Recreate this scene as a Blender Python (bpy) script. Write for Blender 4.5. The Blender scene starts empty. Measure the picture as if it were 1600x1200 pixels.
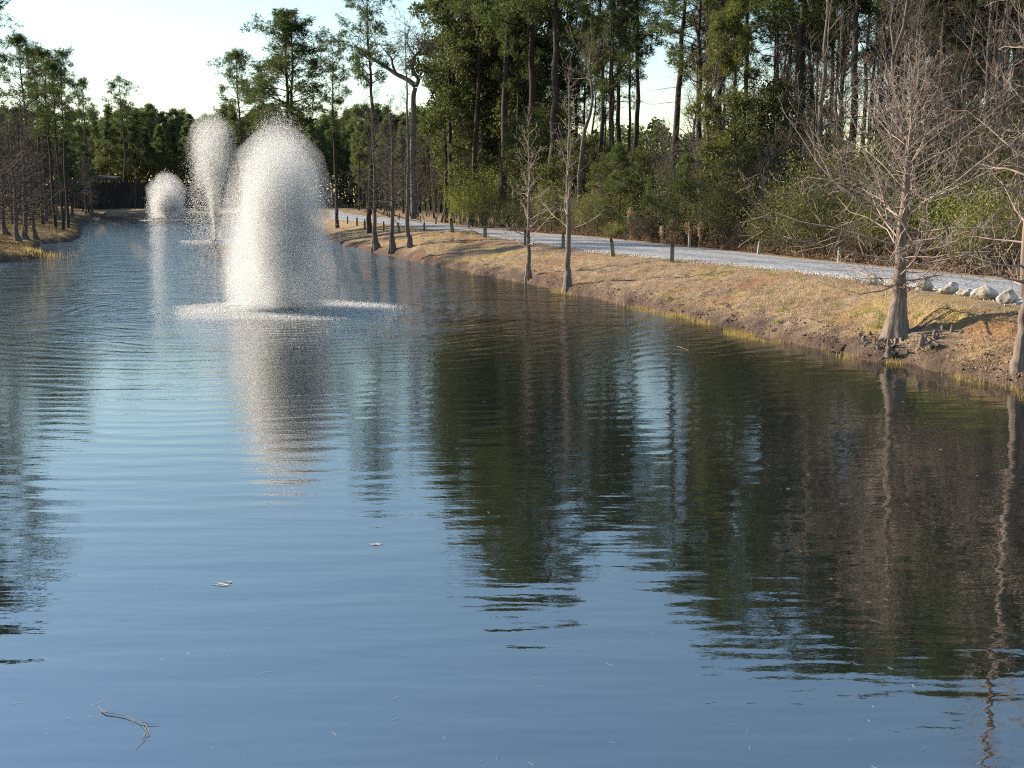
import bpy, math, random
import numpy as np
from mathutils import Vector, Matrix
R = math.radians
random.seed(7)
rng = np.random.default_rng(11)
scn = bpy.context.scene
col = scn.collection

# ------------------------------------------------------------------ camera, sky, sun, exposure
F_PX = 1800.0; CAM_H = 3.5; PITCH = math.atan(292.0 / F_PX)
cd = bpy.data.cameras.new('camera'); cam = bpy.data.objects.new('camera', cd); col.objects.link(cam)
cam.location = (0, 0, CAM_H); cam.rotation_euler = (R(90) - PITCH, 0, 0)
cd.sensor_width = 36.0; cd.lens = 36.0 * F_PX / 1600.0; cd.clip_end = 3000; cd.clip_start = 0.1
scn.camera = cam
SUN_AZ = R(66)            # degrees to the left of the view direction
SUN_EL = R(21)
w = bpy.data.worlds.new('World'); scn.world = w; w.use_nodes = True
nt = w.node_tree; nt.nodes.clear()
sky = nt.nodes.new('ShaderNodeTexSky'); sky.sky_type = 'NISHITA'; sky.sun_disc = False
sky.sun_elevation = SUN_EL; sky.sun_rotation = -SUN_AZ
sky.air_density = 1.3; sky.dust_density = 0.1; sky.ozone_density = 2.5
bg = nt.nodes.new('ShaderNodeBackground'); bg.inputs[1].default_value = 0.10
wo = nt.nodes.new('ShaderNodeOutputWorld')
nt.links.new(sky.outputs[0], bg.inputs[0]); nt.links.new(bg.outputs[0], wo.inputs[0])
sd = bpy.data.lights.new('sun', 'SUN'); sd.energy = 5.0; sd.angle = R(0.5); sd.color = (1.0, 0.87, 0.70)
so = bpy.data.objects.new('sun', sd); col.objects.link(so)
SUN_DIR = Vector((-math.sin(SUN_AZ) * math.cos(SUN_EL), math.cos(SUN_AZ) * math.cos(SUN_EL), math.sin(SUN_EL)))
so.rotation_euler = SUN_DIR.to_track_quat('Z', 'Y').to_euler(); so.location = (-60, 30, 60)
scn.view_settings.view_transform = 'Standard'; scn.view_settings.look = 'None'
scn.view_settings.exposure = 1.18; scn.view_settings.gamma = 1.0
scn.render.engine = 'CYCLES'
scn.cycles.max_bounces = 12; scn.cycles.diffuse_bounces = 12; scn.cycles.glossy_bounces = 3
scn.cycles.transmission_bounces = 3; scn.cycles.transparent_max_bounces = 4
scn.cycles.volume_bounces = 4
scn.cycles.filter_width = 1.15; scn.cycles.use_denoising = False
scn.cycles.caustics_reflective = False; scn.cycles.caustics_refractive = False

# ------------------------------------------------------------------ helpers
def at(px, py, z=0.0):
    """point of the place at height z that the photograph shows at (px, py)"""
    x = (px - 800) / F_PX; y = -(py - 600) / F_PX
    d = Vector((x, math.cos(PITCH) + y * math.sin(PITCH), -math.sin(PITCH) + y * math.cos(PITCH)))
    t = (z - CAM_H) / d.z
    return Vector((d.x * t, d.y * t, z))

def PX(px, Y):
    return (px - 800) / F_PX * Y * math.cos(PITCH)

def tag(o, label=None, cat=None, group=None, kind=None):
    if label: o['label'] = label
    if cat: o['category'] = cat
    if group: o['group'] = group
    if kind: o['kind'] = kind
    return o

def empty(name, loc=(0, 0, 0), rz=0.0):
    o = bpy.data.objects.new(name, None); col.objects.link(o)
    o.location = loc; o.rotation_euler = (0, 0, rz); o.empty_display_size = 0.3
    return o

def link(name, me, parent=None):
    o = bpy.data.objects.new(name, me); col.objects.link(o); o.parent = parent
    return o

def mesh_np(name, verts, faces, mat, smooth=False, attrs=None):
    """verts (n,3); faces (m,k) all with k corners"""
    verts = np.asarray(verts, dtype=np.float32); faces = np.asarray(faces, dtype=np.int32)
    k = faces.shape[1]; m = len(faces)
    me = bpy.data.meshes.new(name)
    me.vertices.add(len(verts)); me.vertices.foreach_set('co', verts.ravel())
    me.loops.add(m * k); me.loops.foreach_set('vertex_index', faces.ravel())
    me.polygons.add(m); me.polygons.foreach_set('loop_start', np.arange(0, m * k, k, dtype=np.int32))
    me.polygons.foreach_set('loop_total', np.full(m, k, dtype=np.int32))
    if smooth: me.polygons.foreach_set('use_smooth', np.ones(m, dtype=bool))
    if attrs:
        for an, av in attrs.items():
            a = me.attributes.new(an, 'FLOAT', 'POINT'); a.data.foreach_set('value', np.ascontiguousarray(av, dtype=np.float32).ravel())
    me.update(calc_edges=True)
    me.materials.append(mat)
    return me

def join(parts):
    """[(verts, faces, rnd)] with the same corner count"""
    V = []; Fc = []; A = []; n = 0
    for v, f, a in parts:
        if len(v) == 0: continue
        V.append(v); Fc.append(np.asarray(f) + n); A.append(a); n += len(v)
    return np.concatenate(V), np.concatenate(Fc), np.concatenate(A)

# value noise
def _h(ix, iy, s):
    n = (ix * 374761393 + iy * 668265263 + s * 1442695041) & 0xFFFFFFFF
    n = ((n ^ (n >> 13)) * 1274126177) & 0xFFFFFFFF
    return ((n ^ (n >> 16)) & 0xFFFF) / 65535.0
def vnoise(x, y, s=0):
    x = np.asarray(x, float); y = np.asarray(y, float)
    ix = np.floor(x).astype(np.int64); iy = np.floor(y).astype(np.int64)
    fx = x - ix; fy = y - iy; fx = fx * fx * (3 - 2 * fx); fy = fy * fy * (3 - 2 * fy)
    a = _h(ix, iy, s); b = _h(ix + 1, iy, s); c = _h(ix, iy + 1, s); d = _h(ix + 1, iy + 1, s)
    return (a * (1 - fx) + b * fx) * (1 - fy) + (c * (1 - fx) + d * fx) * fy
def fbm(x, y, s=0, o=3):
    r = 0; a = 1; t = 0
    for i in range(o):
        r = r + a * (vnoise(x * 2 ** i, y * 2 ** i, s + i) - .5); t += a; a *= .5
    return r / t * 2
def sstep(a, b, x):
    t = np.clip((x - a) / (b - a), 0, 1); return t * t * (3 - 2 * t)

# ------------------------------------------------------------------ materials
def lin(r, g, b):
    f = lambda c: (c / 255 / 12.92) if c / 255 <= .04045 else ((c / 255 + .055) / 1.055) ** 2.4
    return (f(r), f(g), f(b), 1)

class NM:
    def __init__(s, name):
        s.m = bpy.data.materials.new(name); s.m.use_nodes = True; s.t = s.m.node_tree; s.t.nodes.clear()
        s.out = s.n('ShaderNodeOutputMaterial')
    def n(s, typ, **kw):
        nd = s.t.nodes.new(typ)
        for k, v in kw.items():
            if k.startswith('i_'): nd.inputs[int(k[2:])].default_value = v
            else: setattr(nd, k, v)
        return nd
    def l(s, a, b): s.t.links.new(a, b)
    def math(s, op, a, b=None, clamp=False):
        nd = s.n('ShaderNodeMath'); nd.operation = op; nd.use_clamp = clamp
        for i, v in enumerate((a, b)):
            if v is None: continue
            if isinstance(v, (int, float)): nd.inputs[i].default_value = v
            else: s.l(v, nd.inputs[i])
        return nd.outputs[0]
    def mix(s, fac, a, b):
        nd = s.n('ShaderNodeMix'); nd.data_type = 'RGBA'
        for i, v in ((0, fac), (6, a), (7, b)):
            if isinstance(v, (int, float, tuple)): nd.inputs[i].default_value = v
            else: s.l(v, nd.inputs[i])
        return nd.outputs[2]
    def ramp(s, fac, stops):
        nd = s.n('ShaderNodeValToRGB'); e = nd.color_ramp.elements
        while len(e) < len(stops): e.new(0.5)
        for i, (p, c) in enumerate(stops): e[i].position = p; e[i].color = c
        s.l(fac, nd.inputs[0]); return nd.outputs[0]
    def noise(s, scale, detail=3, coord='obj', vec=None, rough=.55):
        nd = s.n('ShaderNodeTexNoise'); nd.inputs['Scale'].default_value = scale
        nd.inputs['Detail'].default_value = detail; nd.inputs['Roughness'].default_value = rough
        if vec is not None: s.l(vec, nd.inputs['Vector'])
        elif coord == 'world':
            g = s.n('ShaderNodeNewGeometry'); s.l(g.outputs['Position'], nd.inputs['Vector'])
        else:
            g = s.n('ShaderNodeTexCoord'); s.l(g.outputs['Object'], nd.inputs['Vector'])
        return nd.outputs[0]
    def attr(s, name):
        nd = s.n('ShaderNodeAttribute'); nd.attribute_name = name; return nd.outputs['Fac']

def C3(r, g, b): return (r, g, b, 1)

def leaf_mat(name, c1, c2, c3, trans=.35, rough=.55, spec=.3, var=.35, green=.35):
    M = NM(name)
    r = M.attr('rnd')
    c = M.ramp(r, [(0.0, c1), (0.55, c2), (1.0, c3)])
    oi = M.n('ShaderNodeObjectInfo')
    v = M.math('MULTIPLY_ADD', oi.outputs['Random'], var); v.node.inputs[2].default_value = 1 - var / 2
    hs = M.n('ShaderNodeHueSaturation'); M.l(c, hs.inputs['Color']); M.l(v, hs.inputs['Value'])
    p = M.n('ShaderNodeBsdfPrincipled'); M.l(hs.outputs[0], p.inputs['Base Color'])
    p.inputs['Roughness'].default_value = rough; p.inputs['Specular IOR Level'].default_value = spec
    t = M.n('ShaderNodeBsdfTranslucent')
    br = M.mix(green, hs.outputs[0], C3(.20, .26, .03)); M.l(br, t.inputs[0])
    mx = M.n('ShaderNodeMixShader'); mx.inputs[0].default_value = trans
    M.l(p.outputs[0], mx.inputs[1]); M.l(t.outputs[0], mx.inputs[2]); M.l(mx.outputs[0], M.out.inputs[0])
    return M.m

def bark_mat(name, c1, c2, scale=9, zs=.16, bump=.02, rough=.9):
    M = NM(name)
    tc = M.n('ShaderNodeTexCoord'); mp = M.n('ShaderNodeMapping'); mp.inputs['Scale'].default_value = (1, 1, zs)
    M.l(tc.outputs['Object'], mp.inputs[0])
    n = M.noise(scale, 5, vec=mp.outputs[0], rough=.65)
    n2 = M.noise(1.3, 3)
    f = M.math('ADD', M.math('MULTIPLY', n, .75), M.math('MULTIPLY', n2, .3))
    c = M.ramp(f, [(.33, c1), (.68, c2)])
    p = M.n('ShaderNodeBsdfPrincipled'); M.l(c, p.inputs['Base Color']); p.inputs['Roughness'].default_value = rough
    p.inputs['Specular IOR Level'].default_value = .15
    b = M.n('ShaderNodeBump'); b.inputs['Strength'].default_value = 1; b.inputs['Distance'].default_value = bump
    M.l(n, b.inputs['Height']); M.l(b.outputs[0], p.inputs['Normal']); M.l(p.outputs[0], M.out.inputs[0])
    return M.m

def simple_mat(name, c1, c2, scale=5, rough=.8, bump=.0, zs=1, trans=0, detail=4):
    M = NM(name)
    tc = M.n('ShaderNodeTexCoord'); mp = M.n('ShaderNodeMapping'); mp.inputs['Scale'].default_value = (1, 1, zs)
    M.l(tc.outputs['Object'], mp.inputs[0])
    n = M.noise(scale, detail, vec=mp.outputs[0])
    c = M.ramp(n, [(.35, c1), (.65, c2)])
    p = M.n('ShaderNodeBsdfPrincipled'); M.l(c, p.inputs['Base Color']); p.inputs['Roughness'].default_value = rough
    p.inputs['Specular IOR Level'].default_value = .25
    if bump:
        b = M.n('ShaderNodeBump'); b.inputs['Strength'].default_value = 1; b.inputs['Distance'].default_value = bump
        M.l(n, b.inputs['Height']); M.l(b.outputs[0], p.inputs['Normal'])
    M.l(p.outputs[0], M.out.inputs[0])
    return M.m

MT = {}
MT['needles'] = leaf_mat('pine_needles', C3(.030, .046, .016), C3(.065, .090, .028), C3(.14, .165, .05), .34)
MT['needles_light'] = leaf_mat('light_pine_needles', C3(.06, .065, .018), C3(.13, .135, .032), C3(.25, .235, .06), .34)
MT['needles_far'] = leaf_mat('far_pine_needles', C3(.07, .09, .042), C3(.13, .155, .065), C3(.22, .24, .10), .4)  # distance haze put into the colour: paler than the near needles
MT['broad'] = leaf_mat('evergreen_leaves', C3(.028, .040, .014), C3(.075, .088, .030), C3(.19, .18, .08), .30, .7, .2)
MT['shrub_olive'] = leaf_mat('olive_leaves', C3(.07, .068, .020), C3(.17, .155, .042), C3(.30, .26, .085), .38)
MT['shrub_yellow'] = leaf_mat('yellow_green_leaves', C3(.12, .16, .02), C3(.27, .31, .03), C3(.42, .43, .06), .42)  # leaf colour brightened to stand for sunlight on the shaded bushes
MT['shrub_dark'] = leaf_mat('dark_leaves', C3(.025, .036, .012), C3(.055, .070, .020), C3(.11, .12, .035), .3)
MT['brush'] = leaf_mat('dry_brush', C3(.09, .060, .040), C3(.18, .125, .080), C3(.32, .23, .15), .3, .9, .1, green=0)
MT['russet'] = leaf_mat('russet_leaves', C3(.10, .05, .025), C3(.19, .10, .05), C3(.32, .19, .10), .35, .9, .1, green=0)
MT['plume'] = leaf_mat('plume', C3(.40, .27, .17), C3(.60, .43, .29), C3(.75, .60, .44), .4, .9, .1, .1, 0)
MT['pine_bark'] = bark_mat('pine_bark', C3(.022, .016, .014), C3(.095, .070, .056), 6, .25, .04)
MT['grey_bark'] = bark_mat('grey_bark', C3(.06, .050, .042), C3(.20, .17, .14), 10, .2, .01)
MT['twig'] = bark_mat('brown_twig', C3(.050, .042, .036), C3(.15, .125, .105), 8, .3, .004)
MT['cypress_bark'] = bark_mat('cypress_bark', C3(.055, .042, .036), C3(.27, .215, .175), 16, .07, .02)
MT['cypress_twig'] = bark_mat('cypress_twig', C3(.19, .145, .12), C3(.44, .345, .29), 6, .5, .002)  # twig colour lightened to carry their sunlit look
MT['cypress_far'] = bark_mat('far_cypress_bark', C3(.07, .060, .054), C3(.17, .145, .125), 8, .2, .01)
MT['rock'] = simple_mat('limestone', C3(.15, .13, .10), C3(.56, .50, .42), 5, .85, .03)
MT['post'] = simple_mat('weathered_post', C3(.10, .12, .075), C3(.20, .215, .15), 14, .85, .004, .2)
MT['post_pale'] = simple_mat('pale_post', C3(.28, .25, .19), C3(.46, .41, .33), 14, .85, .004, .2)
MT['post_cap'] = simple_mat('post_stub', C3(.055, .028, .022), C3(.12, .065, .05), 20, .7, .003)
MT['reflector'] = simple_mat('post_band', C3(.55, .52, .46), C3(.7, .67, .6), 20, .5)
MT['dark_board'] = simple_mat('dark_brown_boards', C3(.022, .015, .014), C3(.060, .042, .038), 3, .8, .01, .1)
MT['roof'] = simple_mat('roof_sheet', C3(.03, .028, .03), C3(.06, .055, .055), 4, .6)
MT['float'] = simple_mat('fountain_float', C3(.03, .03, .03), C3(.06, .06, .06), 6, .4)
MT['grass_blades'] = leaf_mat('dry_grass', C3(.24, .155, .11), C3(.46, .33, .23), C3(.60, .50, .26), .3, .9, .1, green=0)
MT['green_grass'] = leaf_mat('green_tufts', C3(.10, .15, .02), C3(.20, .26, .03), C3(.36, .38, .06), .4, .9, .1)
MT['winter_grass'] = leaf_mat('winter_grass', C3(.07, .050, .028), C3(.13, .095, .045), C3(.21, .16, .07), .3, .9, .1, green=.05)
MT['reeds'] = leaf_mat('yellow_reeds', C3(.24, .16, .065), C3(.44, .33, .11), C3(.62, .49, .18), .4, .8, .1, green=0)
MT['litter'] = simple_mat('floating_needles', C3(.60, .57, .50), C3(.80, .76, .68), 5, .7)

def water_drop_mat():
    M = NM('water_drops')
    d = M.n('ShaderNodeBsdfDiffuse'); d.inputs[0].default_value = C3(.985, .98, .97)
    t = M.n('ShaderNodeBsdfTranslucent'); t.inputs[0].default_value = C3(.985, .98, .97)
    mx = M.n('ShaderNodeMixShader'); mx.inputs[0].default_value = .72
    M.l(d.outputs[0], mx.inputs[1]); M.l(t.outputs[0], mx.inputs[2])
    M.l(mx.outputs[0], M.out.inputs[0]); return M.m
MT['drops'] = water_drop_mat()

# ------------------------------------------------------------------ shape of the land
shore_px = [(1600, 612), (1540, 598), (1490, 583), (1440, 573), (1400, 567), (1350, 562), (1318, 549), (1260, 541), (1185, 527),
            (1072, 497), (985, 478), (925, 464), (885, 458), (850, 447), (815, 441), (740, 426), (700, 418), (660, 411),
            (625, 402), (600, 398), (575, 391), (545, 386), (520, 376), (500, 364), (470, 352), (430, 345), (330, 342), (231, 341),
            (145, 339.5), (122, 354), (126, 370), (108, 378), (60, 382), (52, 392), (70, 399), (58, 404), (25, 409), (-10, 412)]
shore = [(13.5, -30), (14, -8), (12.5, 4), (11.0, 11), (10.2, 17)] + [tuple(at(a, b, 0).xy) for a, b in shore_px] + \
        [(-31, 57), (-30, 40), (-26, 22), (-22, 8), (-20, -8), (-20, -30)]
SH = np.array(shore)

def signed_shore(x, y):
    """metres from the waterline, positive on land"""
    x = np.asarray(x, float).ravel(); y = np.asarray(y, float).ravel()
    best = np.full(x.shape, 1e9); ins = np.zeros(x.shape, bool)
    n = len(SH)
    for i in range(n):
        ax, ay = SH[i]; bx, by = SH[(i + 1) % n]
        dx, dy = bx - ax, by - ay; L2 = dx * dx + dy * dy
        t = np.clip(((x - ax) * dx + (y - ay) * dy) / L2, 0, 1)
        best = np.minimum(best, np.hypot(x - ax - t * dx, y - ay - t * dy))
        c = (ay > y) != (by > y)
        with np.errstate(divide='ignore', invalid='ignore'):
            xi = (bx - ax) * (y - ay) / (by - ay if by != ay else 1e-9) + ax
        ins ^= c & (x < xi)
    return np.where(ins, -best, best)

# path edges from the place's plan
lo_px = [(1720, 492), (1600, 474), (1500, 456), (1400, 443), (1320, 433), (1260, 425), (1160, 415), (1040, 404), (940, 394), (870, 384), (800, 374), (745, 366), (690, 360), (640, 355), (590, 349), (548, 345), (515, 342)]
up_px = [(1720, 450), (1600, 438), (1500, 429), (1400, 419), (1320, 411), (1260, 405), (1160, 394), (1040, 382), (940, 371), (870, 366), (800, 361), (745, 355.5), (690, 349), (640, 343.5), (590, 338.5), (548, 335), (515, 333)]
PZ = 1.05
LO = np.array([tuple(at(a, b, PZ).xy) for a, b in lo_px]); UP = np.array([tuple(at(a, b, PZ).xy) for a, b in up_px])
LO = np.vstack([[26, 18], LO]); UP = np.vstack([[36, 22], UP])
MID = (LO + UP) / 2; HALF = np.hypot(*(LO - UP).T) / 2

def path_dist(x, y):
    """distance from the path's edge, negative on the path"""
    x = np.asarray(x, float).ravel(); y = np.asarray(y, float).ravel(); best = np.full(x.shape, 1e9)
    for i in range(len(MID) - 1):
        a = MID[i]; b = MID[i + 1]; d = b - a; L2 = (d ** 2).sum()
        t = np.clip(((x - a[0]) * d[0] + (y - a[1]) * d[1]) / L2, 0, 1)
        q = np.hypot(x - a[0] - t * d[0], y - a[1] - t * d[1])
        # half width measured across the strip
        u = (LO[i] - UP[i]) * (1 - 0) ; nrm = np.array([-d[1], d[0]]) / math.sqrt(L2)
        h0 = abs(((LO[i] - UP[i]) @ nrm)) / 2; h1 = abs(((LO[i + 1] - UP[i + 1]) @ nrm)) / 2
        best = np.minimum(best, q - (h0 * (1 - t) + h1 * t))
    return best

def beyond(x, y):
    """distance beyond the path's far edge (positive on the woodland side), using the polyline UP"""
    x = np.asarray(x, float).ravel(); y = np.asarray(y, float).ravel()
    best = np.full(x.shape, 1e9); sg = np.ones(x.shape)
    pts = np.vstack([UP, UP[-1] + (UP[-1] - UP[-2]) * 4])
    for i in range(len(pts) - 1):
        a = pts[i]; b = pts[i + 1]; d = b - a; L2 = (d ** 2).sum()
        t = np.clip(((x - a[0]) * d[0] + (y - a[1]) * d[1]) / L2, 0, 1)
        q = np.hypot(x - a[0] - t * d[0], y - a[1] - t * d[1])
        cr = d[0] * (y - a[1]) - d[1] * (x - a[0])
        m = q < best; best = np.where(m, q, best); sg = np.where(m, np.where(cr < 0, 1, -1), sg)
    return best * sg

mound_a = at(690, 366, 1.2); mound_b = at(765, 366, 1.1)
def Hs(x, y):
    x = np.asarray(x, float); shp = x.shape; x = x.ravel(); y = np.asarray(y, float).ravel()
    xw = x + .5 * fbm(x / 1.3, y / 1.3, 5); yw = y + .5 * fbm(x / 1.3, y / 1.3, 9)
    s = signed_shore(xw, yw)
    left = sstep(2, -14, x + .45 * y)
    zr = np.interp(s, [-8, -1.5, 0, .12, .6, 2.2, 4.6, 8], [-1.6, -.5, -.03, .20, .36, .62, 1.0, 1.05])
    zl = np.interp(s, [-8, -1.5, 0, .2, 1.5, 5, 11, 30], [-1.6, -.5, -.03, .20, .55, 1.3, 2.2, 2.6])
    z = zr * (1 - left) + zl * left
    pd = path_dist(x, y)
    z = z + (1.05 - z) * sstep(2.2, .2, pd) * sstep(.6, 2.5, s)
    rough = sstep(-.2, 1.5, pd) * sstep(0, .5, s)
    bank = sstep(7, 1, s)
    z = z + rough * (.06 * fbm(x / 2.6, y / 2.6, 1) +   .09 * bank * fbm(x / .7, y / .7, 2) + .06 * bank * fbm(x / .22, y / .22, 3, 2))
    z = z + rough * .012 * fbm(x / .18, y / .18, 4, 2)
    far = sstep(110, 190, y) * (1 - left); z = z + far * .5 * sstep(2, 14, pd)
    for mnd, a, h in ((mound_a, 2.6, .42), (mound_b, 1.1, .30)):
        q = ((x - mnd.x) / a) ** 2 + ((y - mnd.y) / (a * 2.2)) ** 2
        z = z + h * np.exp(-q) * (1 + .5 * fbm(x / .5, y / .9, 7)) * sstep(-.3, .4, pd)
    return z.reshape(shp)
def H(x, y): return float(Hs(np.array([x]), np.array([y]))[0])
def on(px, py):
    """where the ray through (px, py) meets the land"""
    d = at(px, py, 0) - Vector((0, 0, CAM_H)); d /= d.y; Y = 12 * (260 / 12) ** np.linspace(0, 1, 900)
    x = d.x * Y; z = CAM_H + d.z * Y; g_ = Hs(x, Y); k = np.argmax(z <= np.maximum(g_, 0)); return Vector((x[k], Y[k], max(g_[k], 0)))

# ---- ground sheet: rings round the viewpoint's pier, out to the horizon
rr = [0.0, 1.0]
while rr[-1] < 440: rr.append(rr[-1] * (1.0105 if 14 < rr[-1] < 60 else (1.018 if rr[-1] < 260 else 1.08)) + (.02 if rr[-1] < 14 else 0))
rr = np.array(rr[1:])
an = np.concatenate([np.arange(-33, 33, .14), np.arange(33, 327, 3.0)]) * math.pi / 180
RR, AA = np.meshgrid(rr, an, indexing='ij')
GX = RR * np.sin(AA); GY = RR * np.cos(AA); GZ = Hs(GX, GY)
nr, na = RR.shape
idx = np.arange(nr * na).reshape(nr, na); nx = np.roll(idx, -1, axis=1)
fq = np.stack([idx[:-1].ravel(), idx[1:].ravel(), nx[1:].ravel(), nx[:-1].ravel()], 1)
V = np.stack([GX.ravel(), GY.ravel(), GZ.ravel()], 1)
sd_ = signed_shore(V[:, 0], V[:, 1]); by_ = beyond(V[:, 0], V[:, 1]); pd_ = path_dist(V[:, 0], V[:, 1])
left_ = sstep(2, -14, V[:, 0] + .45 * V[:, 1])
litter_ = np.maximum(sstep(.8, 3.5, by_ + fbm(V[:, 0] / 1.5, V[:, 1] / 1.5, 21)), sstep(14, 24, sd_) * left_)
farl = sstep(100, 130, V[:, 1]); litter_ = np.where(left_ < .5, np.minimum(litter_, np.maximum(1 - farl, sstep(6, 12, by_))), litter_)
wet_ = sstep(.9, .05, sd_ + .5 * fbm(V[:, 0] / .6, V[:, 1] / .6, 22))

M = NM('ground_soil_and_turf')
n1 = M.noise(.55, 4, 'world'); n2 = M.noise(3.2, 5, 'world', rough=.7); n3 = M.noise(22, 4, 'world', rough=.7)
f = M.math('ADD', M.math('MULTIPLY', n2, .55), M.math('MULTIPLY', n3, .45))
dry = M.ramp(f, [(.30, C3(.12, .075, .055)), (.46, C3(.25, .175, .115)), (.60, C3(.42, .31, .205)), (.75, C3(.62, .50, .34))])
straw = M.ramp(f, [(.32, C3(.20, .14, .04)), (.55, C3(.40, .29, .09)), (.75, C3(.50, .42, .14))])
rust = M.ramp(f, [(.3, C3(.20, .09, .05)), (.7, C3(.42, .21, .11))])
c = M.mix(M.ramp(n1, [(.46, C3(0, 0, 0)), (.68, C3(.8, .8, .8))]), dry, straw)
n4 = M.noise(.33, 2, 'world')
c = M.mix(M.ramp(n4, [(.56, C3(0, 0, 0)), (.66, C3(.85, .85, .85))]), c, rust)
lit = M.ramp(f, [(.3, C3(.035, .022, .014)), (.5, C3(.085, .055, .034)), (.72, C3(.20, .13, .08))])
c = M.mix(M.attr('litter'), c, lit)
mud = M.ramp(f, [(.3, C3(.045, .032, .026)), (.55, C3(.13, .09, .07)), (.75, C3(.27, .18, .13))])
c = M.mix(M.attr('wet'), c, mud)
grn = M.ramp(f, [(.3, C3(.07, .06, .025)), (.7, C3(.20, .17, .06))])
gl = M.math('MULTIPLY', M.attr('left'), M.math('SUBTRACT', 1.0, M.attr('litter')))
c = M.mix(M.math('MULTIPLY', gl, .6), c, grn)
p = M.n('ShaderNodeBsdfPrincipled'); M.l(c, p.inputs['Base Color']); p.inputs['Roughness'].default_value = .95
p.inputs['Specular IOR Level'].default_value = .1
b = M.n('ShaderNodeBump'); b.inputs['Distance'].default_value = .14; b.inputs['Strength'].default_value = 1.0
M.l(f, b.inputs['Height']); M.l(b.outputs[0], p.inputs['Normal']); M.l(p.outputs[0], M.out.inputs[0])
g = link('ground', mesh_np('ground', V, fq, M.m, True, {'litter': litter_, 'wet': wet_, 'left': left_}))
tag(g, 'bank of dry tan turf and woodland floor round the pond', 'ground', kind='structure')

# ---- gravel path
def strip(A, B, n_across, n_between):
    pts = []
    t = np.linspace(0, len(A) - 1, (len(A) - 1) * n_between + 1)
    i = np.minimum(t.astype(int), len(A) - 2); f = (t - i)[:, None]
    a = A[i] * (1 - f) + A[i + 1] * f; b = B[i] * (1 - f) + B[i + 1] * f
    u = np.linspace(0, 1, n_across)
    P = a[:, None, :] * (1 - u)[None, :, None] + b[:, None, :] * u[None, :, None]
    return P, u
P, u = strip(LO, UP, 15, 16)
jx = fbm(P[..., 0].ravel() / .8, P[..., 1].ravel() / .8, 31).reshape(P.shape[:2])
edge = np.zeros(15); edge[0] = -1; edge[-1] = 1
dirv = (UP - LO); 
P[..., 1] += edge[None, :] * jx * .35
Zp = Hs(P[..., 0], P[..., 1]) + .012 + .03 * np.sin(u * math.pi)[None, :]
Zp[:, 0] -= .03; Zp[:, -1] -= .03
vp = np.dstack([P, Zp]).reshape(-1, 3)
a_, b_ = P.shape[:2]; ii = np.arange(a_ * b_).reshape(a_, b_)
fp = np.stack([ii[:-1, :-1].ravel(), ii[1:, :-1].ravel(), ii[1:, 1:].ravel(), ii[:-1, 1:].ravel()], 1)
M = NM('gravel')
n2 = M.noise(26, 3, 'world', rough=.8); n3 = M.noise(1.1, 3, 'world')
vo = M.n('ShaderNodeTexVoronoi'); vo.inputs['Scale'].default_value = 16
gm = M.n('ShaderNodeNewGeometry'); M.l(gm.outputs['Position'], vo.inputs['Vector'])
sp = M.n('ShaderNodeSeparateColor'); M.l(vo.outputs['Color'], sp.inputs[0])
f = M.math('ADD', M.math('MULTIPLY', sp.outputs[0], .6), M.math('MULTIPLY', n2, .4))
c = M.ramp(f, [(.15, C3(.10, .11, .135)), (.5, C3(.29, .31, .35)), (.85, C3(.62, .63, .65))])  # bluish tint of tree shade put into the gravel colour
c = M.mix(M.math('MULTIPLY', n3, .35), c, C3(.40, .36, .30))
c = M.mix(M.math('MULTIPLY', M.math('MULTIPLY', M.attr('track'), n3), 1.1), c, C3(.16, .155, .155))
p = M.n('ShaderNodeBsdfPrincipled'); M.l(c, p.inputs['Base Color']); p.inputs['Roughness'].default_value = .9
b = M.n('ShaderNodeBump'); b.inputs['Distance'].default_value = .045; b.inputs['Strength'].default_value = 1
M.l(f, b.inputs['Height']); M.l(b.outputs[0], p.inputs['Normal']); M.l(p.outputs[0], M.out.inputs[0])
tag(link('path', mesh_np('gravel_path', vp, fp, M.m, True, {'track': (np.exp(-((u - .30) / .09) ** 2) + np.exp(-((u - .68) / .09) ** 2))[None, :] * np.ones((a_, 1)).ravel()[:, None]}) ), 'pale grey gravel path curving along the bank', 'path', kind='structure')

# ---- water
FX1 = at(443, 484, 0); FX2 = at(262, 344, 0); FX3 = at(337, 377, 0)
M = NM('pond_water')
gm = M.n('ShaderNodeNewGeometry'); pos = gm.outputs['Position']
def dist_to(p):
    v = M.n('ShaderNodeVectorMath'); v.operation = 'DISTANCE'; M.l(pos, v.inputs[0]); v.inputs[1].default_value = (p.x, p.y, 0)
    return v.outputs['Value']
d1 = dist_to(FX1); d3 = dist_to(FX3)
wob = M.noise(.22, 2, vec=pos); wob2 = M.noise(.6, 2, vec=pos)
def rings(d, wl, amp, start, fall, wobf):
    ph = M.math('ADD', M.math('MULTIPLY', d, 2 * math.pi / wl), M.math('MULTIPLY', wob, wobf))
    env = M.math('MULTIPLY', M.math('EXPONENT', M.math('DIVIDE', M.math('SUBTRACT', start, d), fall)), amp)
    env = M.math('MINIMUM', env, amp)
    return M.math('MULTIPLY', M.math('SINE', ph), env)
h = rings(d1, .62, .0042, 6, 10, 22)
h = M.math('ADD', h, rings(d1, .41, .0022, 5, 8, 30))
h = M.math('ADD', h, rings(d3, .9, .004, 6, 22, 14))
mpc = M.n('ShaderNodeMapping'); mpc.inputs['Scale'].default_value = (1, 1.5, 1); M.l(pos, mpc.inputs[0])
ch = M.noise(3.6, 3, vec=mpc.outputs[0]); ch2 = M.noise(1.1, 2, vec=mpc.outputs[0])
sx = M.n('ShaderNodeSeparateXYZ'); M.l(pos, sx.inputs[0])
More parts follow.
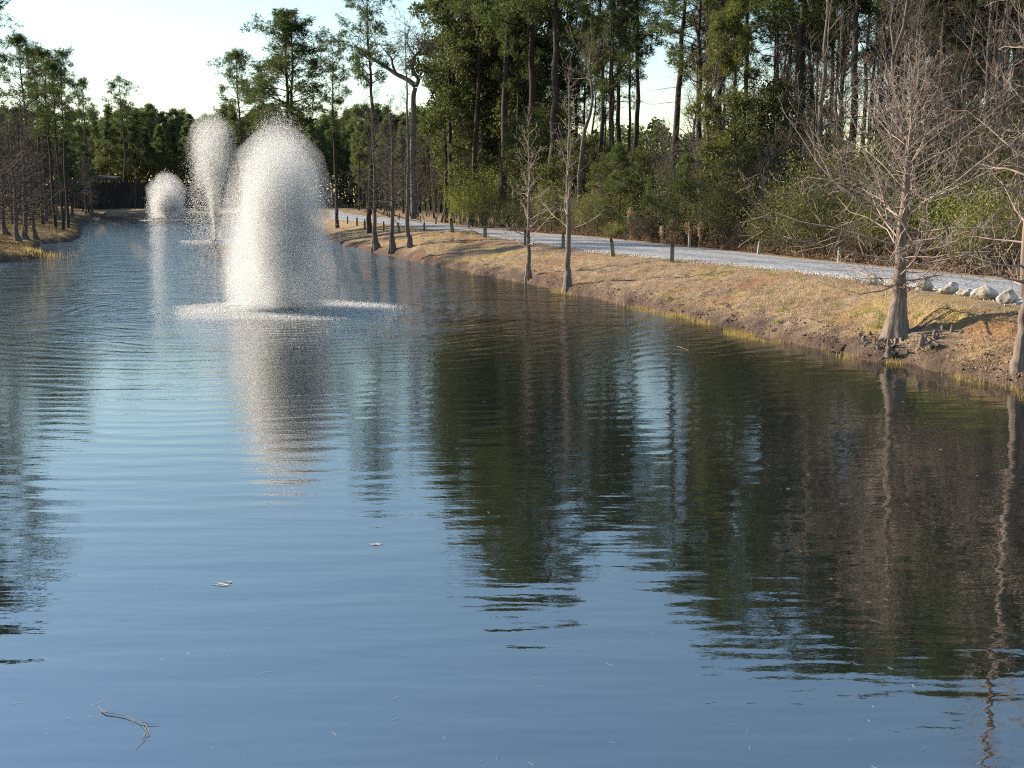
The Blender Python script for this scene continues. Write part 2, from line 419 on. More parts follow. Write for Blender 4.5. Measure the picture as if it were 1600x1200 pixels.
mk = M.n('ShaderNodeMapRange'); mk.interpolation_type = 'SMOOTHSTEP'; mk.inputs[1].default_value = 22; mk.inputs[2].default_value = 66
mk.inputs[3].default_value = .05; mk.inputs[4].default_value = 3.2; M.l(sx.outputs[1], mk.inputs[0])
near = M.math('EXPONENT', M.math('MULTIPLY', M.math('POWER', M.math('DIVIDE', d1, 8.5), 2), -1))
mask = M.math('ADD', mk.outputs[0], M.math('MULTIPLY', near, 2.0))
patch = M.ramp(wob2, [(.35, C3(.45, .45, .45)), (.65, C3(1, 1, 1))])
mask = M.math('MULTIPLY', mask, patch)
h = M.math('ADD', h, M.math('MULTIPLY', M.math('MULTIPLY', ch, mask), .019))
h = M.math('ADD', h, M.math('MULTIPLY', M.math('MULTIPLY', ch2, mask), .026))
ch3 = M.noise(11, 2, vec=mpc.outputs[0]); mid = M.math('EXPONENT', M.math('MULTIPLY', M.math('POWER', M.math('DIVIDE', d1, 17), 2), -1))
h = M.math('ADD', h, M.math('MULTIPLY', M.math('MULTIPLY', ch3, M.math('ADD', mid, mask)), .0045))
sw = M.n('ShaderNodeMapping'); sw.inputs['Scale'].default_value = (.35, 1.6, 1); M.l(pos, sw.inputs[0])
h = M.math('ADD', h, M.math('MULTIPLY', M.noise(1.5, 2, vec=sw.outputs[0]), .008))
b = M.n('ShaderNodeBump'); b.inputs['Distance'].default_value = 1; b.inputs['Strength'].default_value = 1; M.l(h, b.inputs['Height'])
p = M.n('ShaderNodeBsdfPrincipled'); p.inputs['Base Color'].default_value = C3(.010, .013, .012); p.inputs['Roughness'].default_value = .015
p.inputs['IOR'].default_value = 4.2; p.inputs['Specular IOR Level'].default_value = .5
M.l(b.outputs[0], p.inputs['Normal']); M.l(p.outputs[0], M.out.inputs[0])
wv = [(-34, -29, 0), (15, -29, 0), (15, 30, 0), (45, 215, 0), (-120, 215, 0), (-60, 60, 0)]
me = bpy.data.meshes.new('pond_water'); me.from_pydata(wv, [], [list(range(6))]); me.materials.append(M.m)
tag(link('water', me), 'blue rippled pond water reflecting sky and trees', 'water', kind='structure')

# ------------------------------------------------------------------ plant building
def frames(d):
    d = d / np.maximum(np.linalg.norm(d, axis=1, keepdims=True), 1e-9)
    up = np.where(np.abs(d[:, 2:3]) > .9, np.array([[1., 0, 0]]), np.array([[0., 0, 1]]))
    a = np.cross(d, up); a /= np.maximum(np.linalg.norm(a, axis=1, keepdims=True), 1e-9)
    return a, np.cross(d, a)

def segs_geo(S, sides=4):
    """S rows: x0 y0 z0 x1 y1 z1 r0 r1 -> tapered prisms"""
    S = np.asarray(S, float); p0 = S[:, :3]; p1 = S[:, 3:6]; a, b = frames(p1 - p0); n = len(S)
    th = np.arange(sides) * 2 * math.pi / sides
    cs = np.cos(th)[None, :, None]; sn = np.sin(th)[None, :, None]
    o = a[:, None] * cs + b[:, None] * sn
    r0 = p0[:, None] + o * S[:, 6][:, None, None]; r1 = p1[:, None] + o * S[:, 7][:, None, None]
    v = np.concatenate([r0, r1], 1).reshape(-1, 3)
    k = np.arange(sides); k2 = (k + 1) % sides
    f = np.stack([k, k2, k2 + sides, k + sides], 1)[None] + (np.arange(n) * 2 * sides)[:, None, None]
    return v, f.reshape(-1, 4), np.repeat(rng.random(n), 2 * sides)

def tube(pts, rad, sides=12, flute=0.0, flute_h=1.0, nl=7):
    pts = np.asarray(pts, float); n = len(pts); d = np.gradient(pts, axis=0); a, b = frames(d)
    # keep one frame
    for i in range(1, n):
        a[i] = a[i - 1] - (a[i - 1] @ (d[i] / np.linalg.norm(d[i]))) * d[i] / np.linalg.norm(d[i]); a[i] /= np.linalg.norm(a[i]); b[i] = np.cross(d[i] / np.linalg.norm(d[i]), a[i])
    th = np.arange(sides) * 2 * math.pi / sides
    rad = np.asarray(rad)[:, None] * np.ones((1, sides))
    if flute:
        hh = np.exp(-(pts[:, 2] - pts[0, 2]) / flute_h)[:, None]
        rad = rad * (1 + flute * hh * (np.sin(th * nl)[None] * .6 + np.sin(th * (nl - 3) + 1)[None] * .5))
    v = pts[:, None] + a[:, None] * (np.cos(th)[None, :, None] * rad[..., None]) + b[:, None] * (np.sin(th)[None, :, None] * rad[..., None])
    v = v.reshape(-1, 3); i = np.arange(n * sides).reshape(n, sides); j = np.roll(i, -1, 1)
    f = np.stack([i[:-1].ravel(), j[:-1].ravel(), j[1:].ravel(), i[1:].ravel()], 1)
    return v, f, np.full(len(v), .5)

def grow(out, tips, p, d, L, r, lev, rs, nseg=4, bend=.25, up=.05, kids=(5, 4), ratio=.5, ang=(35, 65), start=.25, rmin=.004):
    """one limb as segments, with side shoots"""
    seg = L / nseg; q = p.copy(); dd = d.copy(); pts = [(q.copy(), dd.copy(), r)]
    for i in range(nseg):
        dd = dd + rs.normal(0, bend, 3) * .5; dd[2] += up; dd /= np.linalg.norm(dd)
        q2 = q + dd * seg; r2 = max(r * (1 - (i + 1) / nseg * .8), rmin)
        out.append((*q, *q2, pts[-1][2], r2)); q = q2; pts.append((q.copy(), dd.copy(), r2))
    tips.append((q.copy(), dd.copy(), lev))
    if lev <= 0: return
    nk = kids[0] if len(kids) else 0
    for k in range(nk):
        t = start + (1 - start) * (k + rs.random()) / nk; i = min(int(t * nseg), nseg - 1); fr = t * nseg - i
        a = pts[i]; b = pts[i + 1]; pp = a[0] * (1 - fr) + b[0] * fr; rad = a[2] * (1 - fr) + b[2] * fr
        ph = R(rs.uniform(*ang)); az = rs.uniform(0, 2 * math.pi)
        ax, bx = frames(a[1][None]); nd = a[1] * math.cos(ph) + (ax[0] * math.cos(az) + bx[0] * math.sin(az)) * math.sin(ph)
        grow(out, tips, pp, nd, L * ratio * (1.15 - .5 * t) * rs.uniform(.7, 1.2), max(rad * .55, rmin), lev - 1, rs,
             max(2, nseg - 1), bend, up, kids[1:], ratio, ang, .2, rmin)

def tufts(C, D, n_each, spread, length, width, rs, nn=7):
    """needle tufts: C centres (k,3) with axes D; n_each tufts per centre spread round it"""
    k = len(C); c = np.repeat(C, n_each, 0); s = rs.normal(0, 1, (k * n_each, 3)); s /= np.maximum(np.linalg.norm(s, axis=1, keepdims=True), .3)
    s *= (rs.random((len(s), 1)) ** .5) * spread; s[:, 2] *= .62; c = c + s
    ax = s / np.maximum(np.linalg.norm(s, axis=1, keepdims=True), .05) + np.array([0, 0, .35])
    c2 = np.repeat(c, nn, 0); ax2 = np.repeat(ax, nn, 0)
    d = ax2 * .7 + rs.normal(0, .75, c2.shape); d /= np.linalg.norm(d, axis=1, keepdims=True)
    a, b = frames(d); th = rs.random((len(d), 1)) * 6.28; w_ = (a * np.cos(th) + b * np.sin(th)) * width
    L = length * rs.uniform(.7, 1.2, (len(d), 1))
    v = np.stack([c2 - w_, c2 + w_, c2 + d * L], 1).reshape(-1, 3)
    f = np.arange(len(v)).reshape(-1, 3)
    rn = np.repeat(np.clip(np.repeat(rs.random(len(c)), nn) * .7 + rs.random(len(d)) * .3, 0, 1), 3)
    return v, f, rn

def leaves(C, size, rs, asp=.55, droop=0):
    n = len(C); d = rs.normal(0, 1, (n, 3)); d[:, 2] -= droop; d /= np.linalg.norm(d, axis=1, keepdims=True)
    a, b = frames(d); th = rs.random((n, 1)) * 6.28; s_ = (a * np.cos(th) + b * np.sin(th))
    L = size * rs.uniform(.6, 1.3, (n, 1)); W = L * asp
    v = np.stack([C, C + d * L * .5 + s_ * W * .5, C + d * L, C + d * L * .5 - s_ * W * .5], 1).reshape(-1, 3)
    f = np.arange(len(v)).reshape(-1, 4)
    return v, f, np.repeat(rs.random(n), 4)

class Tmpl:
    pass
def mk_tmpl(trunk, crown, extra=None):
    t = Tmpl(); t.parts = [('trunk', trunk), ('crown', crown)] + (extra or [])
    t.ht = max(max(v.co.z for v in trunk.vertices), sorted(v.co.z for v in crown.vertices)[-20]); return t

CAP_X = [560, 600, 640, 660, 700, 730, 770, 830, 880, 910, 940, 980, 1010, 1050, 1100, 1150, 1250, 1300, 1350, 1400, 1450, 1500, 1600]
CAP_T = [.25, .25, .26, .27, .34, .375, .40, .41, .375, .33, .305, .315, .345, .36, .39, .41, .435, .44, .425, .43, .44, .45, .44]
def zcap(x, y):
    px = 800 + F_PX * x / (y * math.cos(PITCH)); return max(6.0, min(np.interp(px + k, CAP_X, CAP_T) for k in (-25, 0, 25)) * y - CAM_H)
def place(t, kind, label, cat, x, y, s=1.0, rz=None, group=None, lean=(0, 0), sxy=None, dz=-.08):
    if y > 40 and x > -.12 * y and hasattr(t, 'ht'):
        c_ = zcap(x, y) / (t.ht + 1.0)
        if s > c_: sxy = (sxy or s) * (c_ / s) ** .5; s = c_
    if group and 'pines' in group and x < -.06 * y and hasattr(t, 'ht'):
        s = min(s, (CAM_H + .077 * y - 1.5) / t.ht * random.uniform(.78, 1.03))
    z = H(x, y)
    root = empty(kind, (x, y, z + dz), random.uniform(0, 6.28) if rz is None else rz)
    root.rotation_euler[0] = lean[0]; root.rotation_euler[1] = lean[1]
    root.scale = (sxy or s, sxy or s, s)
    tag(root, label, cat, group)
    for nm, me in t.parts: link(nm, me, root)
    return root

def solid(name, geo, mat, smooth=True):
    v, f, a = geo; return mesh_np(name, v, f, mat, smooth, {'rnd': a})

# --- pine: tall bare trunk, layered clumps of needles at the end of bent limbs
def pine(seed, Ht=24, r0=.24, c0=.55, cr=3.4, limbs=34, shape='round', mat='needles', nt_=16, spread=.56, nl=.34, nw=.022, crook=.25, dead=6):
    rs = np.random.default_rng(seed); n = 16
    zs = np.linspace(0, Ht, n); wx = np.cumsum(rs.normal(0, crook / 4, n)); wy = np.cumsum(rs.normal(0, crook / 4, n)); wx -= wx[0]; wy -= wy[0]
    pts = np.stack([wx, wy, zs], 1); rad = r0 * (1 - .82 * (zs / Ht) ** 1.2); rad[0] *= 1.25
    tg = tube(pts, rad, 9)
    S = []; tips = []; cc = []
    for i in range(limbs):
        t = (i + rs.random()) / limbs; h_ = Ht * (c0 + (1 - c0) * t * .97)
        if shape == 'round': prof = math.sin(math.pi * min(1, .22 + .70 * t)) ** .8
        elif shape == 'flat': prof = .45 + .75 * t if t < .75 else 1.0 - (t - .75) * 1.6
        else: prof = (1 - t) ** .75 + .12
        L = cr * max(.18, prof) * rs.uniform(.55, 1.15); az = i * 2.4 + rs.normal(0, .5)
        el = R(rs.uniform(5, 28) + 40 * t)
        p = np.array([np.interp(h_, zs, wx), np.interp(h_, zs, wy), h_]); d = np.array([math.cos(az) * math.cos(el), math.sin(az) * math.cos(el), math.sin(el)])
        lt = []; grow(S, lt, p, d, L, max(.02, r0 * .28 * (1 - .6 * t)), 1, rs, 4, .35, .04, (5,), .5, (25, 60), .35, .008)
        cc += [q[0] for q in lt]
    for i in range(dead):
        h_ = Ht * rs.uniform(.3, c0); az = rs.uniform(0, 6.28); p = np.array([np.interp(h_, zs, wx), np.interp(h_, zs, wy), h_])
        grow(S, [], p, np.array([math.cos(az), math.sin(az), rs.uniform(-.2, .4)]), rs.uniform(.6, 2), .025, 1, rs, 3, .4, 0, (3,), .5)
    C = np.array(cc); tv, tf, ta = tufts(C, None, nt_, spread, nl, nw, rs)
    sv, sf, sa = segs_geo(S, 4)
    me = solid('pine_crown', (tv, tf, ta), MT[mat], False)
    return mk_tmpl(solid('pine_trunk', join([tg, (sv, sf, sa)]), MT['pine_bark']), me)

# --- bare tree with many twigs
def bare(seed, Ht=15, r0=.13, c0=.35, n1=26, L1=2.6, el=(35, 65), kids=(6, 4), bark='twig', twig='twig', crook=.5, bend=.3, up=.07, rmin=.006, ratio=.5, fork=False, lev=2, ang=(25, 55), flare=1.3):
    rs = np.random.default_rng(seed); n = 14; zs = np.linspace(0, Ht, n)
    wx = np.cumsum(rs.normal(0, crook / 4, n)); wy = np.cumsum(rs.normal(0, crook / 4, n)); wx -= wx[0]; wy -= wy[0]
    pts = np.stack([wx, wy, zs], 1); rad = r0 * (1 - .93 * (zs / Ht)) + rmin; rad[0] *= flare
    tr = solid('bare_trunk', tube(pts, rad, 8), MT[bark]); S = []; tips = []
    for i in range(n1):
        t = (i + rs.random()) / n1; h_ = Ht * (c0 + (1 - c0) * t * .98); az = i * 2.4 + rs.normal(0, .6); e = R(rs.uniform(*el))
        L = L1 * (1.1 - .75 * t) * rs.uniform(.6, 1.2); p = np.array([np.interp(h_, zs, wx), np.interp(h_, zs, wy), h_])
        rr_ = np.interp(h_, zs, rad) * .5
        grow(S, tips, p, np.array([math.cos(az) * math.cos(e), math.sin(az) * math.cos(e), math.sin(e)]), L, max(rr_, rmin), lev, rs, 4, bend, up, kids, ratio, ang, .2, rmin)
    return mk_tmpl(tr, solid('bare_branches', segs_geo(S, 3), MT[twig]))

# --- broad-leaved evergreen
def broad(seed, Ht=12, rx=3.5, c0=.2, nclump=90, per=220, size=.17, mat='broad', r0=.25, cr=.8, trunkmat='grey_bark'):
    rs = np.random.default_rng(seed); zs = np.linspace(0, Ht * .9, 8); pts = np.stack([rs.normal(0, .1, 8), rs.normal(0, .1, 8), zs], 1)
    tg = tube(pts, r0 * (1 - .8 * zs / Ht), 8)
    u = rs.normal(0, 1, (nclump, 3)); u /= np.linalg.norm(u, axis=1, keepdims=True); u *= (rs.random((nclump, 1)) ** .4)
    zc = Ht * (c0 + 1) / 2; hz = Ht * (1 - c0) / 2
    C = u * np.array([rx, rx, hz * .92]) * rs.uniform(.8, 1.15, (nclump, 1)) + np.array([0, 0, zc])
    pts_ = []
    for c in C:
        q = rs.normal(0, 1, (per, 3)); q /= np.linalg.norm(q, axis=1, keepdims=True); q *= rs.random((per, 1)) ** .45 * cr * rs.uniform(.6, 1.3); q[:, 2] *= .7
        pts_.append(c + q)
    lv = leaves(np.concatenate(pts_), size, rs)
    S = []
    for c in C[::2]:
        b0 = np.array([0, 0, max(.1, min(c[2] * .75, Ht * .85))]); m_ = (b0 + c) / 2 + rs.normal(0, .15, 3)
        S.append((*b0, *m_, .05, .03)); S.append((*m_, *c, .03, .012))
    return mk_tmpl(solid('broad_trunk', join([tg, segs_geo(S, 4)]), MT[trunkmat]), solid('broad_crown', lv, MT[mat], False))

# --- shrub: several stems from the ground, leaves round the shoots
def shrub(seed, Ht=2.4, rx=1.5, stems=16, per=260, size=.075, mat='shrub_olive', stem='twig', kids=(6, 4), asp=.4, sp=.16):
    rs = np.random.default_rng(seed); S = []; tips = []
    for i in range(stems):
        az = rs.uniform(0, 6.28); e = R(rs.uniform(45, 88)); r_ = rs.random() * rx * .35
        grow(S, tips, np.array([math.cos(az) * r_, math.sin(az) * r_, 0]), np.array([math.cos(az) * math.cos(e), math.sin(az) * math.cos(e), math.sin(e)]),
             Ht * rs.uniform(.55, .95), .022, 2, rs, 4, .3, .05, kids, .48, (20, 55), .25, .003)
    st = solid('shrub_stems', segs_geo(S, 3), MT[stem])
    S = np.array(S); m = len(S); pick = rs.integers(0, m, per * stems); t = rs.random((len(pick), 1))
    C = S[pick, :3] * (1 - t) + S[pick, 3:6] * t; C += rs.normal(0, sp, C.shape); C[:, 2] = np.maximum(C[:, 2], .02)
    t = Tmpl(); t.parts = [('stems', st), ('foliage', solid('shrub_foliage', leaves(C, size, rs, asp), MT[mat], False))]; return t

# --- bald cypress with flared fluted base
def cypress(seed, Ht, r0, flare, c0, n1, L1, el, kids, bark='cypress_bark', twig='cypress_twig', rmin=.004, lev=2, prof=None, knees=None, bend=.28, fh=.35, up=.05, flute=.14, lr=(.42, .045)):
    rs = np.random.default_rng(seed); zs = np.concatenate([np.linspace(-.3, 1.5, 16), np.linspace(1.7, Ht, 18)]); n = len(zs)
    wx = np.cumsum(rs.normal(0, .006 * Ht / 3, n)); wy = np.cumsum(rs.normal(0, .006 * Ht / 3, n)); k0 = 5; wx -= wx[k0]; wy -= wy[k0]
    zp = np.clip(zs, 0, None); rad = r0 * (1 - .95 * (zp / Ht)) + (flare - r0) * np.exp(-zp / fh) + rmin
    tr = solid('cypress_trunk', tube(np.stack([wx, wy, zs], 1), rad, 40, flute, .7, 9), MT[bark]); S = []
    for i in range(n1):
        t = (i + rs.random()) / n1; h_ = Ht * (c0 + (1 - c0) * t * .985); az = i * 2.4 + rs.normal(0, .6); e = R(el[0] + (el[1] - el[0]) * t + rs.normal(0, 8))
        pf = prof(t) if prof else 1.1 - .8 * t
        L = L1 * pf * rs.uniform(.6, 1.15); p = np.array([np.interp(h_, zs, wx), np.interp(h_, zs, wy), h_]); rr_ = np.interp(h_, zs, rad)
        grow(S, [], p, np.array([math.cos(az) * math.cos(e), math.sin(az) * math.cos(e), math.sin(e)]), L, min(rr_ * lr[0], lr[1]), lev, rs, 5, bend, up, kids, .42, (35, 70), .15, rmin)
    return mk_tmpl(tr, solid('cypress_branches', segs_geo(S, 3), MT[twig]))

print('templates...')
PR = [pine(101, 24, .24, .56, 3.6, 36, 'round'), pine(102, 25, .26, .50, 3.9, 34, 'round'), pine(103, 24, .22, .62, 3.2, 26, 'flat')]
PS = [pine(111, 25, .27, .60, 4.0, 30, 'flat', crook=.4, dead=10), pine(112, 24, .25, .52, 3.6, 34, 'flat', dead=12)]
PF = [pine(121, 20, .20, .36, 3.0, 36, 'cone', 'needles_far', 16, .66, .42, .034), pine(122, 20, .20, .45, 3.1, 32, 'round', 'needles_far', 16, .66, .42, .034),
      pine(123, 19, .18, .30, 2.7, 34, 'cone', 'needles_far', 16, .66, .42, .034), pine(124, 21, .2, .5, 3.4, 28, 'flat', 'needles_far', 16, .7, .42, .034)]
PW = [pine(141, 25, .2, .74, 2.3, 20, 'flat', dead=14), pine(142, 25, .18, .70, 2.1, 22, 'round', dead=14)]
PL = pine(131, 13, .16, .30, 3.0, 26, 'round', 'needles_light', 30, .55, .32, .02)
PY = pine(132, 5.0, .07, .08, 1.5, 22, 'cone', 'needles', 8, .22, .26, .010, .08, 0)
BT = [bare(201, 16, .14, .30, 26, 3.2), bare(202, 15, .12, .35, 24, 2.8, el=(45, 75)), bare(203, 17, .15, .25, 28, 3.4, el=(30, 60), crook=.8), bare(204, 11, .09, .2, 26, 2.6, el=(30, 65), crook=.7, bark='grey_bark')]
BB = bare(205, 6, .07, .12, 22, 2.2, el=(25, 70), kids=(6, 5), crook=.5, rmin=.005)
BR = [broad(301, 16, 4.6, .08, 150, 260, .19), broad(302, 11, 3.6, .1, 100, 240, .17), broad(303, 7, 2.7, .05, 70, 240, .14, 'shrub_dark')]
BO = broad(304, 7, 2.8, .05, 64, 260, .13, 'shrub_olive', cr=.7)
SHo = [shrub(401, 2.6, 1.6, 17, 300), shrub(402, 3.2, 1.8, 18, 300, .08)]
SHy = shrub(403, 3.3, 2.0, 20, 330, .085, 'shrub_yellow')
SHd = [shrub(404, 3.0, 1.7, 18, 330, .085, 'shrub_dark'), shrub(406, 2.4, 1.6, 18, 300, .08, 'shrub_dark')]
SHb = [shrub(405, 1.9, 1.3, 24, 130, .06, 'brush', kids=(7, 5), sp=.05), shrub(407, 1.5, 1.2, 24, 110, .06, 'russet', kids=(7, 5), sp=.05)]
CF = [cypress(501, 10, .13, .30, .16, 60, 2.3, (5, 55), (7, 4), 'cypress_far', 'twig', .011),
      cypress(502, 9, .12, .28, .16, 60, 2.2, (5, 55), (7, 4), 'cypress_far', 'twig', .011)]

# ------------------------------------------------------------------ the bald cypresses along the bank
print('cypress...')
def prof_big(t): return (.38 + t * 3.6) if t < .2 else 1.12 - 1.12 * (t - .2)
big = cypress(511, 5.7, .16, .38, .17, 74, 3.6, (2, 52), (6, 3), rmin=.0048, lr=(.30, .028), prof=prof_big, fh=.42)
q = on(1399, 527)
bc = place(big, 'bald_cypress', 'wide twiggy bald cypress with knuckled roots round its flared base, before the boulders', 'tree', q.x, q.y, 1, 0)
def knee_geo(hgt, r, rs):
    zs = np.linspace(-.1, hgt, 7); rad = r * np.array([1.5, 1.25, 1.0, .85, .8, .7, .25]) * rs.uniform(.85, 1.15, 7)
    off = np.cumsum(rs.normal(0, .012, (7, 2)), 0); v, f, a = tube(np.column_stack([off, zs]), rad, 9, .15, .5, 4)
    return v, f, a
rs = np.random.default_rng(5)
kn = [(1388, 545, .30), (1390, 556, .22), (1434, 548, .34), (1440, 540, .28), (1447, 536, .25), (1452, 541, .18), (1459, 533, .25), (1466, 530, .2), (1475, 519, .22), (1482, 516, .26),
      (1487, 518, .2), (1462, 524, .15), (1352, 532, .14), (1346, 527, .13), (1360, 524, .1), (1372, 552, .14), (1418, 552, .12), (1500, 524, .1), (1461, 509, .1), (1454, 546, .12)]
for a, b_, hh in kn:
    g_ = on(a, b_); v, f, at_ = knee_geo(hh * .7, .055 * rs.uniform(.8, 1.3), rs)
    k = link('knee', mesh_np('knee', v, f, MT['cypress_bark'], True), bc); k.location = (g_.x - bc.location.x, g_.y - bc.location.y, H(g_.x, g_.y) - bc.location.z)
for i in range(16):
    az = rs.uniform(0, 6.28) if i > 9 else rs.uniform(-2.6, .2); L = rs.uniform(.6, 1.4); pts = []; px_, py_ = 0, 0
    for j in range(9):
        t = j / 8; px_ += math.cos(az) * L / 8; py_ += math.sin(az) * L / 8; az += rs.normal(0, .22)
        pts.append((px_, py_, H(bc.location.x + px_, bc.location.y + py_) - bc.location.z + .05 * (1 - t) + rs.uniform(-.02, .03)))
    v, f, a = tube(np.array(pts), .055 * (1 - np.linspace(0, .8, 9)) * rs.uniform(.6, 1.1), 7)
    link('root', mesh_np('root', v, f, MT['cypress_bark'], True), bc)
t_ = cypress(512, 10.5, .115, .17, .14, 60, 1.7, (5, 60), (7, 4), rmin=.0032, fh=.35, lr=(.30, .026))
q = on(1594, 578); place(t_, 'bald_cypress', 'bare bald cypress at the right edge with a thin trunk close to the water', 'tree', q.x, q.y, 1, 1.0)
t_ = cypress(513, 8.0, .105, .22, .26, 34, 1.5, (30, 66), (4, 2), rmin=.005, bend=.34, fh=.45)
q = on(887, 453); place(t_, 'bald_cypress', 'slender bare cypress standing in the water edge beside the yellow reeds', 'tree', q.x, q.y, 1, .5)
t_ = cypress(514, 6.8, .09, .20, .20, 34, 1.7, (12, 60), (4, 2), rmin=.005, bend=.34, fh=.35)
q = on(826, 439); place(t_, 'bald_cypress', 'slim grey bare cypress on a root mound, left of the slender one by the reeds', 'tree', q.x, q.y, 1, 2.0)
t_ = cypress(515, 10.0, .13, .36, .24, 64, 2.6, (0, 50), (6, 3), 'cypress_far', 'twig', .006, fh=.55)
q = on(587, 388); place(t_, 'bald_cypress', 'twiggy bare cypress nearest the big fountain of the three on the point', 'tree', q.x, q.y, 1, 0)
t_ = cypress(516, 9.0, .13, .30, .24, 60, 2.2, (0, 50), (6, 3), 'cypress_far', 'twig', .006, fh=.5)
q = on(613, 391); place(t_, 'bald_cypress', 'shortest of the three bare cypresses on the point, standing in the middle', 'tree', q.x, q.y, 1, 0)
t_ = cypress(517, 21, .16, .34, .22, 60, 2.2, (5, 45), (6, 3), 'cypress_far', 'twig', .006, fh=.6)
q = on(640, 387); place(t_, 'bald_cypress', 'very tall straight pole-like bare cypress, last of the three on the point', 'tree', q.x, q.y, 1, 0)

# left bank cypresses
lefts = [(38, 374, 1.05, 'thickest bare cypress at the dark left waterline'), (28, 377, .95, None), (55, 372, .85, None), (8, 366, 1.0, None), (-25, 392, 1.15, None), (103, 338, 1.25, 'large bare cypress on the left bank beside a smaller twin'),
         (113, 338, 1.0, None), (134, 334, 1.0, None), (144, 334, 1.2, None), (72, 345, 1.1, None), (48, 350, .9, None), (20, 350, 1.0, None), (88, 342, .9, None)]
for i, (a, b_, s, lb) in enumerate(lefts):
    q = on(a, b_)
    place(CF[i % 2], 'bald_cypress', lb or 'dark bare cypress in the twiggy clump on the left bank', 'tree', q.x, q.y, s, group='bare cypresses on the left bank', sxy=s * 1.15)
q = on(210, 331); place(BT[3], 'bare_tree', 'thin bare young tree on the far shore before the dark boarded building', 'tree', q.x, q.y, .55)

def edgeY(px):   # distance of the path's far edge in the direction px
    xs = [a for a, b in up_px][::-1]; ys = [at(a, b, PZ).y for a, b in up_px][::-1]
    return float(np.interp(px, xs, ys))
def back(px, Y, off=5.0):
    return max(Y, edgeY(px) + off) if px > 640 else Y
def shades(x, y, p, wdt=5, reach=58):
    u = (-math.sin(SUN_AZ), math.cos(SUN_AZ)); dx, dy = x - p.x, y - p.y
    return 0 < dx * u[0] + dy * u[1] < reach and abs(dx * u[1] - dy * u[0]) < wdt
# ------------------------------------------------------------------ named pines
print('pines...')
def pine_at(t, px, Y, top_py, label, group=None, rz=None, lean=(0, 0), base=24.0, kind='pine_tree', sxy=None):
    Y = back(px, Y)
    x = PX(px, Y)
    # height that brings the top to top_py
    el = math.atan((600 - top_py) / F_PX) - PITCH
    zt = CAM_H + math.tan(el) * Y; s = (zt - 1.2) / base
    return place(t, kind, label, 'tree', x, Y, s, rz, group, lean, sxy)
pine_at(PR[0], 378, 108, 40, 'single pine with airy rounded crown above the taller spray plume', rz=1)
pine_at(PR[2], 415, 104, 70, 'slim pine between the rounded pine and the twin pines, over the big fountain', rz=2)
pine_at(PR[1], 449, 98, -4, 'dense round-topped pine, left trunk of the twin pair above the big fountain', rz=.3, sxy=1.0)
pine_at(PR[0], 462, 97, 8, 'dense dark pine, right trunk of the twin pair above the big fountain', rz=4, sxy=1.0)
pine_at(PS[1], 526, 112, 60, 'thin pine with sparse crown just right of the twin pair', rz=3, sxy=.7)
pine_at(PS[0], 577, 92, -8, 'pine with long drooping bare side limbs behind the three bare cypresses', rz=1.2)
pine_at(PS[1], 697, 92, -30, 'pine with thin crown between the crooked oak and the leaning trunks', rz=2.2, sxy=.8)
pine_at(PR[1], 735, 90, -110, 'leaning pine with a dark forked trunk left of the big evergreen', rz=.2, lean=(0, .05))
pine_at(PS[0], 706, 84, -80, 'pine whose trunk slants steeply right in front of the big evergreen', rz=5, lean=(0, .07), sxy=.8)
pine_at(PR[0], 790, 98, -230, 'tallest pine, rising behind the big dense evergreen', rz=.7, sxy=1.5)
pine_at(PR[1], 835, 96, -205, 'tall dense pine rising just right of the big evergreen top', rz=2.7, sxy=1.35)
pine_at(PS[0], 855, 80, -170, 'thick near-black pine trunk rising from the shrubs beside the magnolia-like evergreen', rz=1.7, sxy=1.35)
for a, Y, tp, lb in [(932, 92, -60, 'first of the slim dark pines in the sky gap'), (955, 88, -85, 'second slim dark pine in the sky gap'), (972, 96, -60, 'third, slightly thicker dark pine in the sky gap'), (992, 90, -75, 'last slim dark pine before the open sky gap')]:
    pine_at(PS[(a % 2)], a, Y, tp, lb, sxy=.9)
pine_at(PR[2], 1050, 74, -150, 'straight dark pine trunk at the right side of the sky gap', rz=3, sxy=1.15)
pine_at(PR[1], 1092, 66, -100, 'pine leaning out with yellow-lit branch ends above the shrubs', rz=3, sxy=.75)
pine_at(PS[1], 1243, 60, -260, 'stout dark pine trunk with a long arching side limb', rz=.4, sxy=1.3)
pine_at(PR[2], 1325, 58, -230, 'grey-brown straight pine trunk behind the big bare cypress', rz=1.4, sxy=1.05)
pine_at(PS[0], 1548, 52, -270, 'thickest dark pine trunk near the right edge of the woods', rz=2.4, sxy=1.45)
pine_at(PR[0], 1578, 55, -250, 'second dark pine trunk close behind the thickest one at right', rz=3.4, sxy=1.15)
pine_at(PL, 1140, 61, 15, 'short bright yellow-green pine bough tree at the wood edge', rz=.4, base=13, sxy=.72)
pine_at(PL, 1425, 64, -20, 'light green pine showing above the big bare cypress', rz=2, base=13, sxy=.75)
pine_at(PL, 1510, 60, 40, 'light green young pine in front of the thickest trunk at right', rz=3, base=13, sxy=.6)
